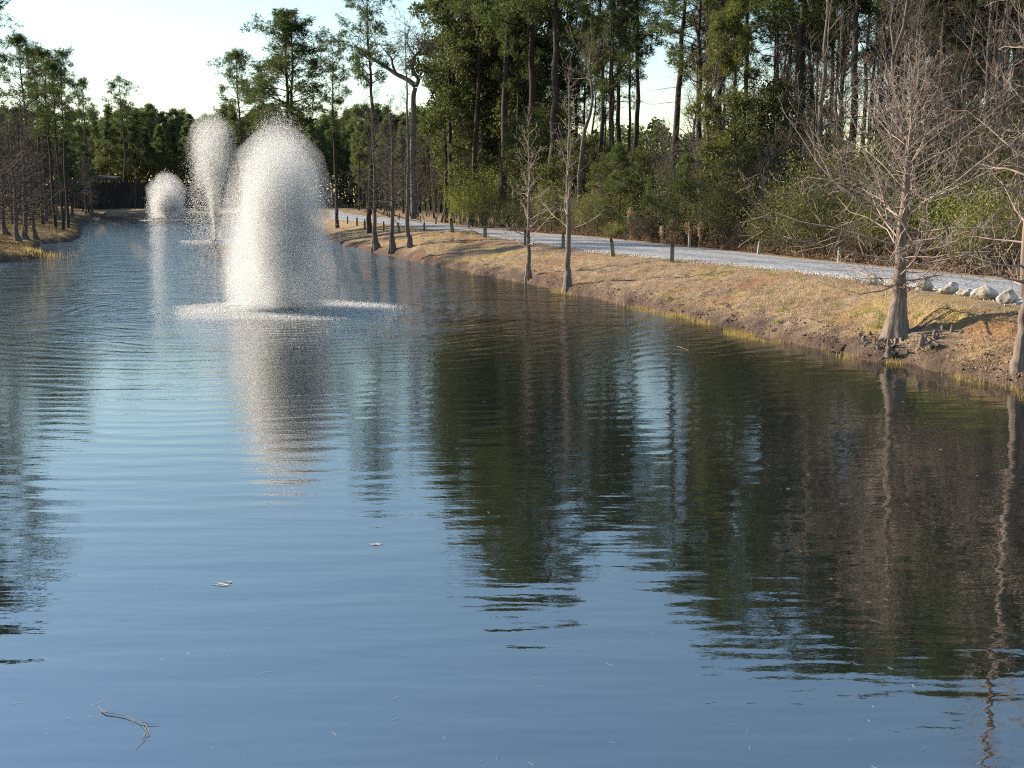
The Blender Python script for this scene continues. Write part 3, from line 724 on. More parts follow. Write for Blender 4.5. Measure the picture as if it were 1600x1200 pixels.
# left
pine_at(PR[2], 2, 96, 20, 'tall pine cut by the left edge with a bare lower trunk', rz=1, sxy=.62)
pine_at(PR[0], 48, 105, 58, 'open-crowned pine second from the left edge', rz=2, sxy=.62)
pine_at(PR[1], 84, 112, 82, 'left pine of the dense dark group on the left bank', rz=2.6, sxy=.62)
pine_at(PR[0], 95, 108, 92, 'middle pine of the dense dark group on the left bank', rz=3.6, sxy=.62)
pine_at(PR[2], 104, 114, 76, 'tallest pine of the dense dark group on the left bank', rz=4.6, sxy=.62)
pine_at(PR[1], 64, 116, 84, 'slim-trunked pine between the open-crowned pine and the dense group', rz=5.6, sxy=.6)
pine_at(PR[0], 138, 205, 126, 'lower pine stepping down from the dense group to the far wood', rz=.6, sxy=.7)
pine_at(PR[1], -58, 76, -230, 'very tall pine beyond the left edge, seen reflected in the near water', rz=.6, sxy=1.3)
pine_at(PS[0], 195, 212, 142, 'pine standing a little above the far woods left of the small fountain', rz=1.1, sxy=.95)

# crooked oak
def oak():
    D = 96.0; rs = np.random.default_rng(3)
    def P3(a, b_, dy=0): 
        q = at(a, b_, 0); el = (600 - b_) / F_PX
        Y = D + dy; x = (a - 800) / F_PX * Y; z = CAM_H + math.tan(math.atan(el) - PITCH) * Y
        return np.array([x, Y, z])
    base = np.array([P3(648, 345)[0], D, 1.0]); S = []; geo = []
    def limb(pp, r0_, r1_):
        # resample smooth
        pp = np.array(pp) - base; t = np.linspace(0, len(pp) - 1, len(pp) * 4); i = np.minimum(t.astype(int), len(pp) - 2); f = (t - i)[:, None]
        q = pp[i] * (1 - f) + pp[i + 1] * f; q = np.stack([np.convolve(np.pad(q[:, k], 2, 'edge'), np.ones(5) / 5, 'valid') for k in range(3)], 1)
        rd = np.linspace(r0_, r1_, len(q)); geo.append(tube(q, rd, 9)); return q, rd
    l1 = [P3(648, 350), P3(648, 290), P3(647, 230), P3(651, 190), P3(649, 150), P3(654, 135)]
    q0, _ = limb(l1, .26, .18)
    l2 = [P3(654, 135), P3(642, 124, .5), P3(625, 117, 1), P3(607, 103, 1.5), P3(590, 93, 2), P3(575, 80, 2.5), P3(560, 70, 3)]
    l3 = [P3(653, 136), P3(660, 124, -.4), P3(652, 116, -.8), P3(647, 100, -1), P3(650, 90, -1.2), P3(661, 80, -1.4), P3(664, 70, -1.2), P3(655, 60, -1)]
    l4 = [P3(650, 120, -.8), P3(648, 105, -.6), P3(656, 90, 0), P3(644, 75, .5), P3(640, 60, 1), P3(648, 40, 1.4)]
    l5 = [P3(625, 117, 1), P3(618, 100, .4), P3(619, 92, 0), P3(612, 84, -.5), P3(600, 70, -.6)]
    for l, a, b_ in ((l2, .22, .06), (l3, .18, .05), (l4, .12, .03), (l5, .12, .03)):
        q, rd = limb(l, a, b_)
        for k in range(0 if l is not l2 else 3, len(q), 1):
            for _ in range(1):
                d = rs.normal(0, 1, 3); d[2] = abs(d[2]) * .7; d /= np.linalg.norm(d)
                if k > len(q) * .3: grow(S, [], q[k], d, rs.uniform(.9, 2.0), .03, 2, rs, 4, .5, .05, (6, 5), .5, (25, 60), .2, .009)
    v, f, a = join(geo); s2 = segs_geo(S, 3)
    root = empty('oak_tree', tuple(base)); tag(root, 'leafless oak with a crooked trunk forking into twisted limbs against the sky', 'tree')
    link('trunk', mesh_np('oak_trunk', v, f, MT['grey_bark'], True), root); link('crown', mesh_np('oak_branches', s2[0], s2[1], MT['twig'], True), root)
oak()
# forked grey dead tree behind the slender cypress
t_ = bare(611, 13, .24, .78, 12, 3.2, (20, 60), (6, 5), 'grey_bark', 'grey_bark', .9, .5, .03, .01)
place(t_, 'dead_tree', 'thick grey tree forking into stubby bare limbs behind the slender cypress', 'tree', PX(903, 80), 80, 1, 1)
place(bare(612, 11, .13, .4, 14, 3.2, (15, 70), (5, 4), 'grey_bark', 'grey_bark', 1.2, .5, .03, .008), 'bare_tree', 'pale grey crooked bare tree among the brown thicket', 'tree', PX(1082, 61), 61, 1, 1)
place(bare(613, 16, .15, .3, 14, 3.2, (25, 70), (5, 4), 'grey_bark', 'grey_bark', .5, .3, .03, .008), 'bare_tree', 'slender bare tree with grey trunk slanting between two dark pines', 'tree', PX(1275, 55), 55, 1.1, 1, lean=(0, .04))

# ------------------------------------------------------------------ woods
print('woods...')
random.seed(21)
# the big evergreen and companions
big_b = [(755, 106, 1.75, 'huge dense evergreen with glossy dark leaves left of the thick black trunk'), (805, 107, 1.6, 'tall dense evergreen close behind the huge glossy one'), (725, 116, 1.1, 'smaller dense evergreen behind the leaning pines'),
         (778, 114, 2.0, 'tallest broad evergreen at the back of the dense group')]
for a, Y, s, lb in big_b: place(BR[0], 'evergreen_tree', lb, 'tree', PX(a, Y), Y, s, sxy=s * .78)
for a, Y, s, m_, lb in [(850, 88, .95, 1, 'dark rounded evergreen under the thick black trunk'), (1010, 72, .55, 1, 'low evergreen at the foot of the sky gap'), (1170, 58, .8, 1, 'dark evergreen filling the hollow left of the bare cypress'),
                     (1215, 62, .9, 1, 'dark evergreen beneath the stout arching-limbed pine'), (1480, 55, .62, 1, 'olive evergreen behind the big cypress crown'), (1590, 50, .7, 1, 'evergreen at the right edge of the wood'),
                     (960, 68, .55, 1, 'mid-height evergreen behind the plume grasses'), (905, 78, .7, 1, 'evergreen half hidden by the grey forked tree')]:
    Y = back(a, Y, 8); place(BR[m_], 'evergreen_tree', lb, 'tree', PX(a, Y), Y, s)
for a, Y, s, lb in [(860, 74, .62, 'yellowish olive small tree beside the slim grey cypress'), (1130, 54, .62, 'olive bushy tree above the broomsedge'), (1400, 52, .55, 'olive bushy tree directly behind the big cypress trunk'),
                    (945, 66, .55, 'olive bushy tree behind the leaning post'), (1530, 47, .55, 'olive bushy tree behind the largest boulder')]:
    Y = back(a, Y, 6); place(BO, 'bushy_tree', lb, 'tree', PX(a, Y), Y, s)
# pines of the wood
for i in range(84):
    a = random.uniform(745, 1090) if i < 26 else random.uniform(1090, 1740); e = edgeY(min(a, 1600)); Y = e + random.uniform(12, 62)
    s = random.uniform(.62, .86) if i < 26 else random.uniform(.75, 1.0)
    if 985 < a < 1065: continue
    place((PR + PS)[i % 5] if i < 26 else (PW[:1] + PR + PS)[i % 6], 'pine_tree', 'one of the many dark pines deep in the right-hand wood', 'tree', PX(a, Y), Y, s, group='pines deep in the right-hand wood', sxy=s * .8)
# bare understorey
for i in range(62):
    a = random.uniform(660, 1760) if i % 3 == 0 else random.uniform(1080, 1700); e = edgeY(min(a, 1600)); Y = e + random.uniform(4, 38)
    s = random.uniform(.7, 1.15)
    if 960 < a < 1060: s *= .5
    place(BT[i % 4], 'bare_tree', 'thin leafless tree in the tangle of the right-hand wood', 'tree', PX(a, Y), Y, s, group='leafless trees in the right-hand wood')
for i in range(60):
    a = random.uniform(830, 1720); e = edgeY(min(a, 1600)); Y = e + random.uniform(3, 10)
    s = random.uniform(.6, 1.15)
    place(BB, 'bare_shrub', 'brown twiggy leafless bush under the wood edge', 'bush', PX(a, Y), Y, s, group='leafless bushes under the wood edge')
for i in range(26):
    a = random.uniform(560, 760); e = edgeY(a); Y = e + random.uniform(2, 30)
    place(BT[i % 4], 'bare_tree', 'grey leafless tree beyond the bend of the path', 'tree', PX(a, Y), Y, random.uniform(.45, .75), group='leafless trees beyond the path bend')
# shrubs on the edge of the wood
edge_shrubs = [(745, 1.3, SHy, 'bright yellow-green bush at the path bend'), (722, .9, SHy, 'smaller yellow-green bush left of the bright one'), (768, 1.0, SHo[0], 'grey-green bush right of the bright yellow one'),
    (800, .9, SHd[0], 'dark low bush behind the slim cypress'), (835, 1.1, SHd[1], 'dark bush left of the slender cypress foot'), (868, 1.1, SHo[1], 'olive bush behind the third post'), (905, 1.0, SHo[0], 'olive bush right of the slender cypress'),
    (932, .9, SHo[1], 'olive bush above the low lime plant'), (962, .35, SHy, 'low lime-green plant at the gravel edge'), (1012, .95, SHb[0], 'rounded russet-brown thicket beside the tall plume'), (1000, .9, SHb[1], 'low rusty thicket left of the plume grasses'),
    (1032, .9, SHb[0], 'brown thicket below the plume grasses'), (1045, 1.35, SHd[0], 'near-black tall bush behind the plume grasses'), (1090, .9, SHb[1], 'rusty thicket right of the plume grasses'), (1112, 1.2, SHo[0], 'olive bush over the rusty thicket'),
    (1140, 1.15, SHo[1], 'wide grey-olive bush left of the pale path post'), (1168, .8, SHb[0], 'brown thicket beside the second far post'), (1205, 1.1, SHo[0], 'upright olive bush just right of the pale far post'), (1232, .9, SHd[1], 'dark green bush between two far posts'),
    (1258, 1.1, SHo[1], 'yellowish olive bush under the hanging cypress twigs'), (1285, 1.0, SHd[0], 'dark bush left of the thin far post'), (1322, 1.0, SHo[0], 'olive bush right of the thin far post'), (1352, .8, SHb[0], 'brown thicket left of the big cypress trunk'),
    (1385, .9, SHo[1], 'olive bush behind the big cypress trunk'), (1425, .8, SHb[1], 'rusty thicket right of the big cypress trunk'), (1450, .9, SHb[0], 'brown thicket above the pointed boulder'), (1482, .8, SHb[1], 'rust-brown thicket above the double boulder'),
    (1515, .95, SHy, 'yellow-green bush above the flat boulder'), (1550, .9, SHo[0], 'olive bush above the largest boulder'), (1580, .9, SHb[0], 'brown thicket by the right-edge cypress'), (1625, 1.0, SHo[1], 'olive bush beyond the right edge'),
    (1670, 1.0, SHd[0], 'dark bush beyond the right edge')]
for a, s, t_, lb in edge_shrubs:
    Y = edgeY(min(a, 1600)) + 1.8 * s + .4 + (0 if a < 1600 else -1)
    if a < 800: s *= 1.25; Y += 1
    place(t_, 'shrub', lb, 'bush', PX(a, Y), Y, s * 1.0)
for i in range(46):
    a = random.uniform(840, 1740); Y = edgeY(min(a, 1600)) + random.uniform(4, 14); s = random.uniform(1.0, 1.9)
    place([SHo[0], SHo[1], SHd[0], SHd[1], SHo[0]][i % 5], 'shrub', 'evergreen bush back among the trunks of the right-hand wood', 'bush', PX(a, Y), Y, s, group='bushes among the trunks of the right-hand wood')
place(PY, 'young_pine', 'small feathery young pine beside the black bush', 'tree', PX(968, 71), 71, 1.1)
place(PY, 'young_pine', 'bright tufted young pine sprouting left of the black bush', 'tree', PX(1020, 64), 64, .7)
place(PY, 'young_pine', 'young pine rising under the pale crooked tree', 'tree', PX(1072, 59.5), 59.5, .9)

# plume grasses
def plume_clump(seed, n, Ht, spread):
    rs = np.random.default_rng(seed); S = []; C = []
    for i in range(n):
        az = rs.uniform(0, 6.28); r_ = rs.random() * spread; p = np.array([math.cos(az) * r_, math.sin(az) * r_, 0]); L = Ht * rs.uniform(.7, 1.1)
        q = p + np.array([rs.normal(0, .1), rs.normal(0, .1), L]); S.append((*p, *q, .006, .003))
        k = 200; t = rs.random((k, 1)) * .34; C.append(q - (q - p) * t + rs.normal(0, .045, (k, 3)) * (1.2 - t * 2))
    t = Tmpl(); t.parts = [('stalks', solid('stalks', segs_geo(S, 3), MT['plume'])), ('plumes', solid('plumes', leaves(np.concatenate(C), .085, rs, .4), MT['plume'], False))]; return t
for a, n, h_, sp_, lb in [(985, 5, 2.1, .12, 'single tall tan plume grass beside the far post'), (1052, 9, 1.5, .45, 'cluster of bushy tan grass plumes before the black bush'), (1078, 4, 1.2, .2, 'small pair of tan plumes right of the cluster'), (1095, 6, 1.25, .2, 'broad tan plume by the low brown thicket'), (1040, 4, 1.0, .3, 'short plumes at the left of the cluster')]:
    Y = edgeY(a) - .1; place(plume_clump(a, n, h_, sp_), 'plume_grass', lb, 'grass plume', PX(a, Y), Y, 1)
q = on(700, 352)
place(shrub(499, .9, .3, 4, 40, .09, 'plume', 'grey_bark', (4, 3)), 'sapling', 'tiny sapling with pale sunlit leaves behind the leaning post', 'sapling', q.x, q.y + 3, 1)

# far woods: rows of pines
for i in range(170):
    a = -120 + 830 * (i + random.random()) / 170; row = i % 4; Y = 222 + row * 11 + random.uniform(-5, 5)
    if a > 560: Y = random.uniform(172, 225)
    elif a < 130: Y = random.uniform(150, 215)
    if shades(PX(a, Y), Y, FX2, 7): continue
    s = random.uniform(.82, 1.12) * (1.0 if a < 560 else .95)
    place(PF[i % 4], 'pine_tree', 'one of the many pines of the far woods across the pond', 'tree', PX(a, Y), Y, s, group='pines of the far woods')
for i in range(40):
    a = random.uniform(-200, 150); Y = random.uniform(118, 175)
    if signed_shore([PX(a, Y)], [Y])[0] < 9 or shades(PX(a, Y), Y, FX2, 7): continue
    place(PF[i % 4], 'pine_tree', 'one of the pines standing behind the left bank', 'tree', PX(a, Y), Y, random.uniform(.6, .85), group='pines behind the left bank')
for i in range(34):
    a = random.uniform(430, 760); Y = random.uniform(150, 185)
    if signed_shore([PX(a, Y)], [Y])[0] < 9 or path_dist([PX(a, Y)], [Y])[0] < 5: continue
    place(PF[i % 4], 'pine_tree', 'one of the pines beyond the far bend of the path', 'tree', PX(a, Y), Y, random.uniform(.6, .85), group='pines beyond the path bend')
for i in range(30):
    a = random.uniform(-60, 130); Y = random.uniform(85, 150)
    if signed_shore([PX(a, Y)], [Y])[0] < 7: continue
    place(BT[i % 4], 'bare_tree', 'leafless tree in the dim wood behind the left bank', 'tree', PX(a, Y), Y, random.uniform(.4, .65), group='leafless trees behind the left bank')

# masses nobody could count
def mass(name, pts_fn, n, size, mat, label, cat):
    C = pts_fn(n); v, f, a = leaves(C, size, rng, .7); o = link(name, mesh_np(name, v, f, mat, False, {'rnd': a})); tag(o, label, cat, kind='stuff')
def far_pts(n):
    a = rng.uniform(-250, 1000, n); Y = rng.uniform(262, 285, n); x = (a - 800) / F_PX * Y * 1.0
    top = 13 + 4 * vnoise(x / 6, Y * 0, 51) + 3 * vnoise(x / 2, Y * 0, 52)
    return np.stack([x, Y, 1.5 + rng.random(n) * top], 1)
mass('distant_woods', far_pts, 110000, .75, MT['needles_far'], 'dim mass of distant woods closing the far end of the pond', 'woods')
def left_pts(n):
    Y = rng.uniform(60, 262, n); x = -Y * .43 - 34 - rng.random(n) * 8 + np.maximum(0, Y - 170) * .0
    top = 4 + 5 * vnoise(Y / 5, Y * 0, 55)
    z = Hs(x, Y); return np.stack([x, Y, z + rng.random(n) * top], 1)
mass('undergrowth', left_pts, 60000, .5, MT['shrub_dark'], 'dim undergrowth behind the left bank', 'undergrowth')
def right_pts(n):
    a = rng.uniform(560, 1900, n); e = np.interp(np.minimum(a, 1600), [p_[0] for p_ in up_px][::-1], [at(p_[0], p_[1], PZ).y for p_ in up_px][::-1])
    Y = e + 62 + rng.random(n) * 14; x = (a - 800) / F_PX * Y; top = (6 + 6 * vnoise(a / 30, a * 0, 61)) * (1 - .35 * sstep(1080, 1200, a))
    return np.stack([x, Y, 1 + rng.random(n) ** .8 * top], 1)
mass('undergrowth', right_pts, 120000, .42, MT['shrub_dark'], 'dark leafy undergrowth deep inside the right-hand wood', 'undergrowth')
def brush_pts(n):
    a = rng.uniform(800, 1900, n); e = np.interp(np.minimum(a, 1600), [p_[0] for p_ in up_px][::-1], [at(p_[0], p_[1], PZ).y for p_ in up_px][::-1])
    Y = e + .5 + rng.random(n) ** 1.4 * 16; x = (a - 800) / F_PX * Y
    top = (.35 + 1.6 * vnoise(x / 1.6, Y / 1.6, 71) ** 2) * sstep(0, 2, Y - e)
    return np.stack([x, Y, Hs(x, Y) + rng.random(n) * top], 1)
mass('undergrowth', brush_pts, 150000, .10, MT['brush'], 'dry brown brush and fallen leaves along the foot of the wood', 'undergrowth')

# ------------------------------------------------------------------ turf, reeds
print('turf...')
def blades(C, Hh, W, rs_, lean=.35):
    n = len(C); az = rs_.random(n) * 6.28; wd = np.stack([np.cos(az), np.sin(az), np.zeros(n)], 1) * W * rs_.uniform(.7, 1.3, (n, 1))
    tip = rs_.normal(0, lean, (n, 3)) * Hh[:, None]; tip[:, 2] = Hh
    v = np.stack([C - wd, C + wd, C + tip], 1).reshape(-1, 3); return v, np.arange(n * 3).reshape(-1, 3), np.repeat(rs_.random(n), 3)
def scatter_bank(n, d0, d1, sfar=9):
    u_ = rng.random(n); Y = d0 * (d1 / d0) ** u_; x = rng.uniform(-.08, .60, n) * Y
    s = signed_shore(x, Y); p_ = path_dist(x, Y); k = (s > .05) & (p_ > .05 + .25 * rng.random(n)) & (beyond(x, Y) < -1.0)
    return x[k], Y[k], s[k]
x, y, s = scatter_bank(330000, 19, 80)
z = Hs(x, y); n_ = len(x); hh = rng.uniform(.018, .05, n_) * (1 + 1.0 * (vnoise(x / .5, y / .5, 81) > .68)) * (1 - .4 * (s < 1.2))
v, f, a = blades(np.stack([x, y, z - .005], 1), hh, .006 + .00016 * y[:, None], rng, .8)
tint = np.clip(vnoise(x / 1.4, y / 1.4, 82) * 1.1 - .1, 0, 1); a = np.repeat(np.clip(tint * .7 + rng.random(n_) * .35, 0, 1), 3)
tag(link('grass', mesh_np('dry_turf', v, f, MT['grass_blades'], False, {'rnd': a})), 'short dry tan and straw turf covering the bank', 'grass', kind='stuff')
# green tufts
C = []
for i in range(150):
    Y = 24 * (70 / 24) ** rng.random(); x0 = rng.uniform(-.05, .44) * Y
    if signed_shore([x0], [Y])[0] < .4 or path_dist([x0], [Y])[0] < .3 or beyond([x0], [Y])[0] > -1: continue
    k = 40; C.append(np.stack([x0 + rng.normal(0, .10, k), Y + rng.normal(0, .12, k)], 1))
C = np.concatenate(C); zz = Hs(C[:, 0], C[:, 1]); v, f, a = blades(np.column_stack([C, zz]), rng.uniform(.04, .11, len(C)), .008, rng, .6)
tag(link('green_weeds', mesh_np('green_weeds', v, f, MT['green_grass'], False, {'rnd': a})), 'small green weed tufts dotted over the dry bank', 'weeds', kind='stuff')
C = []; Hc = []
for i in range(900):
    Y = 20 * (75 / 20) ** rng.random(); x0 = rng.uniform(-.06, .46) * Y
    if signed_shore([x0], [Y])[0] < .25 or path_dist([x0], [Y])[0] < .3 or beyond([x0], [Y])[0] > -1: continue
    k = int(rng.uniform(14, 60)); C.append(np.stack([x0 + rng.normal(0, .09, k), Y + rng.normal(0, .10, k)], 1)); Hc.append(rng.uniform(.5, 1.1, k) * rng.uniform(.05, .13))
C = np.concatenate(C); Hc = np.concatenate(Hc); zz = Hs(C[:, 0], C[:, 1]); v, f, a = blades(np.column_stack([C, zz]), Hc, .008, rng, .9)
tag(link('grass_clumps', mesh_np('dead_grass_clumps', v, f, MT['grass_blades'], False, {'rnd': a})), 'matted dead grass clumps scattered over the bank', 'grass', kind='stuff')
n = 60000; Y = 18 * (75 / 18) ** rng.random(n); x = rng.uniform(-.08, .5, n) * Y; s_ = signed_shore(x, Y); k = (s_ > -.05) & (s_ < 1.1) & (vnoise(x / .6, Y / .8, 97) > .42); x, Y = x[k], Y[k]
CLODS = (x, Y)
# reeds standing in the shallows
def reeds(n, d0, d1, lo, hi, x0=-.1, x1=.5, dens=None):
    Y = d0 * (d1 / d0) ** rng.random(n); x = rng.uniform(x0, x1, n) * Y; s = signed_shore(x, Y)
    dn = dens(x, Y) if dens else 1.0
    k = (s < hi) & (s > lo) & (rng.random(n) < dn); return x[k], Y[k], s[k]
def dens(x, Y):
    px_ = x / Y * F_PX + 800; d_ = np.interp(px_, [560, 640, 700, 800, 880, 900, 980, 1040, 1070, 1180, 1260, 1330, 1350, 1385, 1395, 1480, 1600], [.01, .05, .2, .25, .8, 1.2, .9, .45, 1.6, 1.5, .7, .25, .1, .15, .9, .5, .2])
    return d_ * np.clip(-.15 + 1.3 * vnoise(x / .35, Y / .6, 91), 0, 1) * np.clip(2.4 * vnoise(x / 1.1, Y / 2.2, 93) - .5, .12, 1)
x, y, s = reeds(900000, 18, 72, -.75, .12, dens=dens)
wob_ = -.12 - .6 * vnoise(x / .9, y / 1.4, 92); k = s > wob_; x, y, s = x[k], y[k], s[k]; n_ = len(x)
z = np.minimum(Hs(x, y), 0); v, f, a = blades(np.stack([x, y, z - .01], 1), rng.uniform(.05, .17, n_) + np.maximum(0, -z), .0055 + .00008 * y[:, None], rng, .12)
tag(link('shore_reeds', mesh_np('shore_reeds', v, f, MT['reeds'], False, {'rnd': a})), 'golden yellow reed stubble standing in the shallows along the right bank', 'reeds', kind='stuff')
print('reeds', n_)
# left bank grass and reeds
n = 160000; Y = 55 * (200 / 55) ** rng.random(n); x = -Y * rng.uniform(.3, .5, n); s = signed_shore(x, Y); k = (s > .1) & (s < 16); x, Y = x[k], Y[k]
v, f, a = blades(np.stack([x, Y, Hs(x, Y)], 1), rng.uniform(.03, .08, len(x)), .015 + .0002 * Y[:, None], rng, .9); a = np.clip(a * .6 + .45 * np.repeat(vnoise(x / 3, Y / 5, 95), 3), 0, 1)
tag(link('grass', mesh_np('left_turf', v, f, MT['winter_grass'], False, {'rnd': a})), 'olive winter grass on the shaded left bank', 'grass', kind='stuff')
c_ = at(50, 402, .0); n = 500; x = c_.x + rng.normal(0, .9, n); Y = c_.y + rng.normal(0, 1.4, n); z = np.minimum(Hs(x, Y), .3)
v, f, a = blades(np.stack([x, Y, z], 1), rng.uniform(.15, .4, n) + np.maximum(0, -z), .018, rng, .15)
tag(link('shore_reeds', mesh_np('left_reeds', v, f, MT['reeds'], False, {'rnd': a})), 'small orange-yellow reed patch on the left shore', 'reeds', kind='stuff')
# ivy-like scatter of pebbles at the path's edge
n = 9000; i = rng.integers(1, 13, n); t = rng.random(n); e = (LO[i] * (1 - t[:, None]) + LO[i + 1] * t[:, None]); x = e[:, 0] + rng.normal(0, .25, n); Y = e[:, 1] - abs(rng.normal(0, .45, n)) + .2
def tets(C, r, rs_):
    n = len(C); base = np.array([[1, 1, 1], [1, -1, -1], [-1, 1, -1], [-1, -1, 1]]) / 1.732
    q = rs_.normal(0, 1, (n, 4)); q /= np.linalg.norm(q, axis=1, keepdims=True); w_, x_, y_, z_ = q.T
    Rm = np.stack([1 - 2 * (y_ ** 2 + z_ ** 2), 2 * (x_ * y_ - z_ * w_), 2 * (x_ * z_ + y_ * w_), 2 * (x_ * y_ + z_ * w_), 1 - 2 * (x_ ** 2 + z_ ** 2), 2 * (y_ * z_ - x_ * w_), 2 * (x_ * z_ - y_ * w_), 2 * (y_ * z_ + x_ * w_), 1 - 2 * (x_ ** 2 + y_ ** 2)], 1).reshape(n, 3, 3)
    v = C[:, None] + np.einsum('nij,kj->nki', Rm, base) * r[:, None, None]
    f = np.array([[0, 1, 2], [0, 3, 1], [0, 2, 3], [1, 3, 2]])[None] + (np.arange(n) * 4)[:, None, None]
    return v.reshape(-1, 3), f.reshape(-1, 3)
x_, Y_ = CLODS; v, f = tets(np.stack([x_, Y_, Hs(x_, Y_)], 1), rng.uniform(.012, .055, len(x_)) * rng.uniform(.5, 1, len(x_)), rng)
tag(link('soil_clods', mesh_np('soil_clods', v, f, simple_mat('dark_clods', C3(.04, .026, .02), C3(.15, .10, .075), 6, .95))), 'dark crumbled soil and root bits along the eroded waterline', 'soil', kind='stuff')
M = NM('pebbles'); p = M.n('ShaderNodeBsdfPrincipled'); M.l(M.ramp(M.noise(9, 2, 'world'), [(.3, C3(.30, .29, .28)), (.7, C3(.68, .66, .62))]), p.inputs['Base Color']); p.inputs['Roughness'].default_value = .9; M.l(p.outputs[0], M.out.inputs[0])
v, f = tets(np.stack([x, Y, Hs(x, Y) + .01], 1), rng.uniform(.012, .035, n), rng)
tag(link('gravel', mesh_np('gravel_spill', v, f, M.m)), 'loose pale gravel spilt on the turf along the path', 'gravel', kind='stuff')

# ------------------------------------------------------------------ fountains
import bmesh
print('fountains...')
def spray(seed, n, vz, vh, tau, r_, up0=.25, nozzle=.15, gust=(0, 0), r_jit=.5, hvar=(.72, 1.04), drop=.10, bias=.75):
    rs_ = np.random.default_rng(seed); k = vz * rs_.uniform(*hvar, n); T = 2 * k / 9.81; t = (rs_.random(n) ** bias) * T
    az = rs_.random(n) * 6.28; hv = vh * rs_.random(n) ** .42 * rs_.uniform(.8, 1.12, n)
    rad = hv * tau * (1 - np.exp(-t / tau)); fuzz = .02 + .16 * np.clip(t / T, 0, 1)
    x = np.cos(az) * rad + rs_.normal(0, 1, n) * fuzz + gust[0] * t; y = np.sin(az) * rad + rs_.normal(0, 1, n) * fuzz + gust[1] * t
    k = k * (1 - drop * (hv / vh) ** 2)
    t = t * k / np.maximum(T * 9.81 / 2, 1e-6)
    z = nozzle + k * t - 4.905 * t * t + rs_.normal(0, .05, n); z = np.maximum(z, .01)
    return tets(np.stack([x, y, z], 1), r_ * rs_.uniform(.5, 1.5, n) ** 1.3, rs_)
def mist_mat(dens):
    M = NM('water_mist'); v = M.n('ShaderNodeVolumePrincipled'); v.inputs['Color'].default_value = C3(1, .995, .985)
    v.inputs['Density'].default_value = dens; v.inputs['Anisotropy'].default_value = .45; M.l(v.outputs[0], M.out.inputs['Volume']); return M.m
def mist_dome(root, prof, dens, seed):
    rs_ = np.random.default_rng(seed); prof = np.array(prof); zs = np.linspace(prof[0, 1], prof[-1, 1], 40); rd = np.interp(zs, prof[:, 1], prof[:, 0])
    th = np.arange(48) * 2 * math.pi / 48; T_, Z_ = np.meshgrid(th, zs)
    wv_ = 1 + .34 * fbm(np.cos(T_) * 2.2 + 9 + seed, np.sin(T_) * 2.2 + Z_ * .9, seed, 3)
    r_ = rd[:, None] * wv_; v = np.stack([np.cos(T_) * r_, np.sin(T_) * r_, Z_], 2).reshape(-1, 3)
    i = np.arange(40 * 48).reshape(40, 48); j = np.roll(i, -1, 1); f = np.stack([i[:-1].ravel(), j[:-1].ravel(), j[1:].ravel(), i[1:].ravel()], 1)
    me = mesh_np('mist', v, f, mist_mat(dens), True); bm = bmesh.new(); bm.from_mesh(me); bm.edges.ensure_lookup_table()
    bmesh.ops.holes_fill(bm, edges=[e for e in bm.edges if e.is_boundary], sides=0); bmesh.ops.recalc_face_normals(bm, faces=bm.faces); bm.to_mesh(me); bm.free(); link('mist', me, root)
def fountain(pos, label, parts, ring_r, ring_n, ring_d):
    root = empty('fountain', (pos.x, pos.y, 0)); tag(root, label, 'fountain')
    for nm, (v, f) in parts: link(nm, mesh_np(nm, v, f, MT['drops']), root)
    rs_ = np.random.default_rng(77); az = rs_.random(ring_n) * 6.28; rr_ = ring_r * np.sqrt(rs_.random(ring_n)) * (.93 + .09 * np.sin(az * 5) + rs_.normal(0, .07, ring_n))
    z = np.abs(rs_.normal(0, .045, ring_n)) * (1.2 - .5 * rr_ / ring_r)
    v, f = tets(np.stack([np.cos(az) * rr_, np.sin(az) * rr_, z], 1), ring_d * rs_.uniform(.5, 1.4, ring_n), rs_)
    link('splash_ring', mesh_np('splash_ring', v, f, MT['drops']), root)
    zs = np.array([-.1, -.02, .03, .06, .09, .10, .16, .16]); rd = np.array([.45, .55, .56, .48, .22, .08, .06, .001])
    v, f, a = tube(np.column_stack([zs * 0, zs * 0, zs]), rd, 24); link('float', mesh_np('float', v, f, MT['float'], True), root)
    return root
f1 = fountain(FX1, 'largest, nearest fountain throwing a dense white dome of spray', [
    ('spray', spray(1, 330000, 10.45, 1.42, 1.7, .0063, drop=.17)),
    ('fine_mist', spray(2, 420000, 10.5, 1.8, 1.5, .0048, drop=.2, hvar=(.5, 1.05))), ('large_drops', spray(9, 6000, 10.6, 1.85, 1.6, drop=.25, r_=.012, hvar=(.6, 1.06))),
    ('jet', spray(3, 26000, 5.6, .17, 1.5, .011, hvar=(.2, .9), bias=1))], 3.5, 42000, .0085)
f2 = fountain(FX2, 'smallest, farthest fountain with a low rounded white plume', [
    ('spray', spray(4, 36000, 12.0, 3.6, 1.0, .034, drop=.2, hvar=(.5, 1.03))), ('jet', spray(5, 1200, 6.0, .2, 1.5, .03, hvar=(.3, .9), bias=1))], 4.5, 1100, .035)
f3 = fountain(FX3, 'tall fountain plume with bluish mist widening upward behind the big one', [
    ('spray', spray(6, 45000, 14.0, 1.35, 3.0, .02, hvar=(.75, 1.04))), ('jet', spray(8, 7000, 12.0, .25, 2.5, .017, hvar=(.5, 1.0)))], 3.0, 1200, .02)

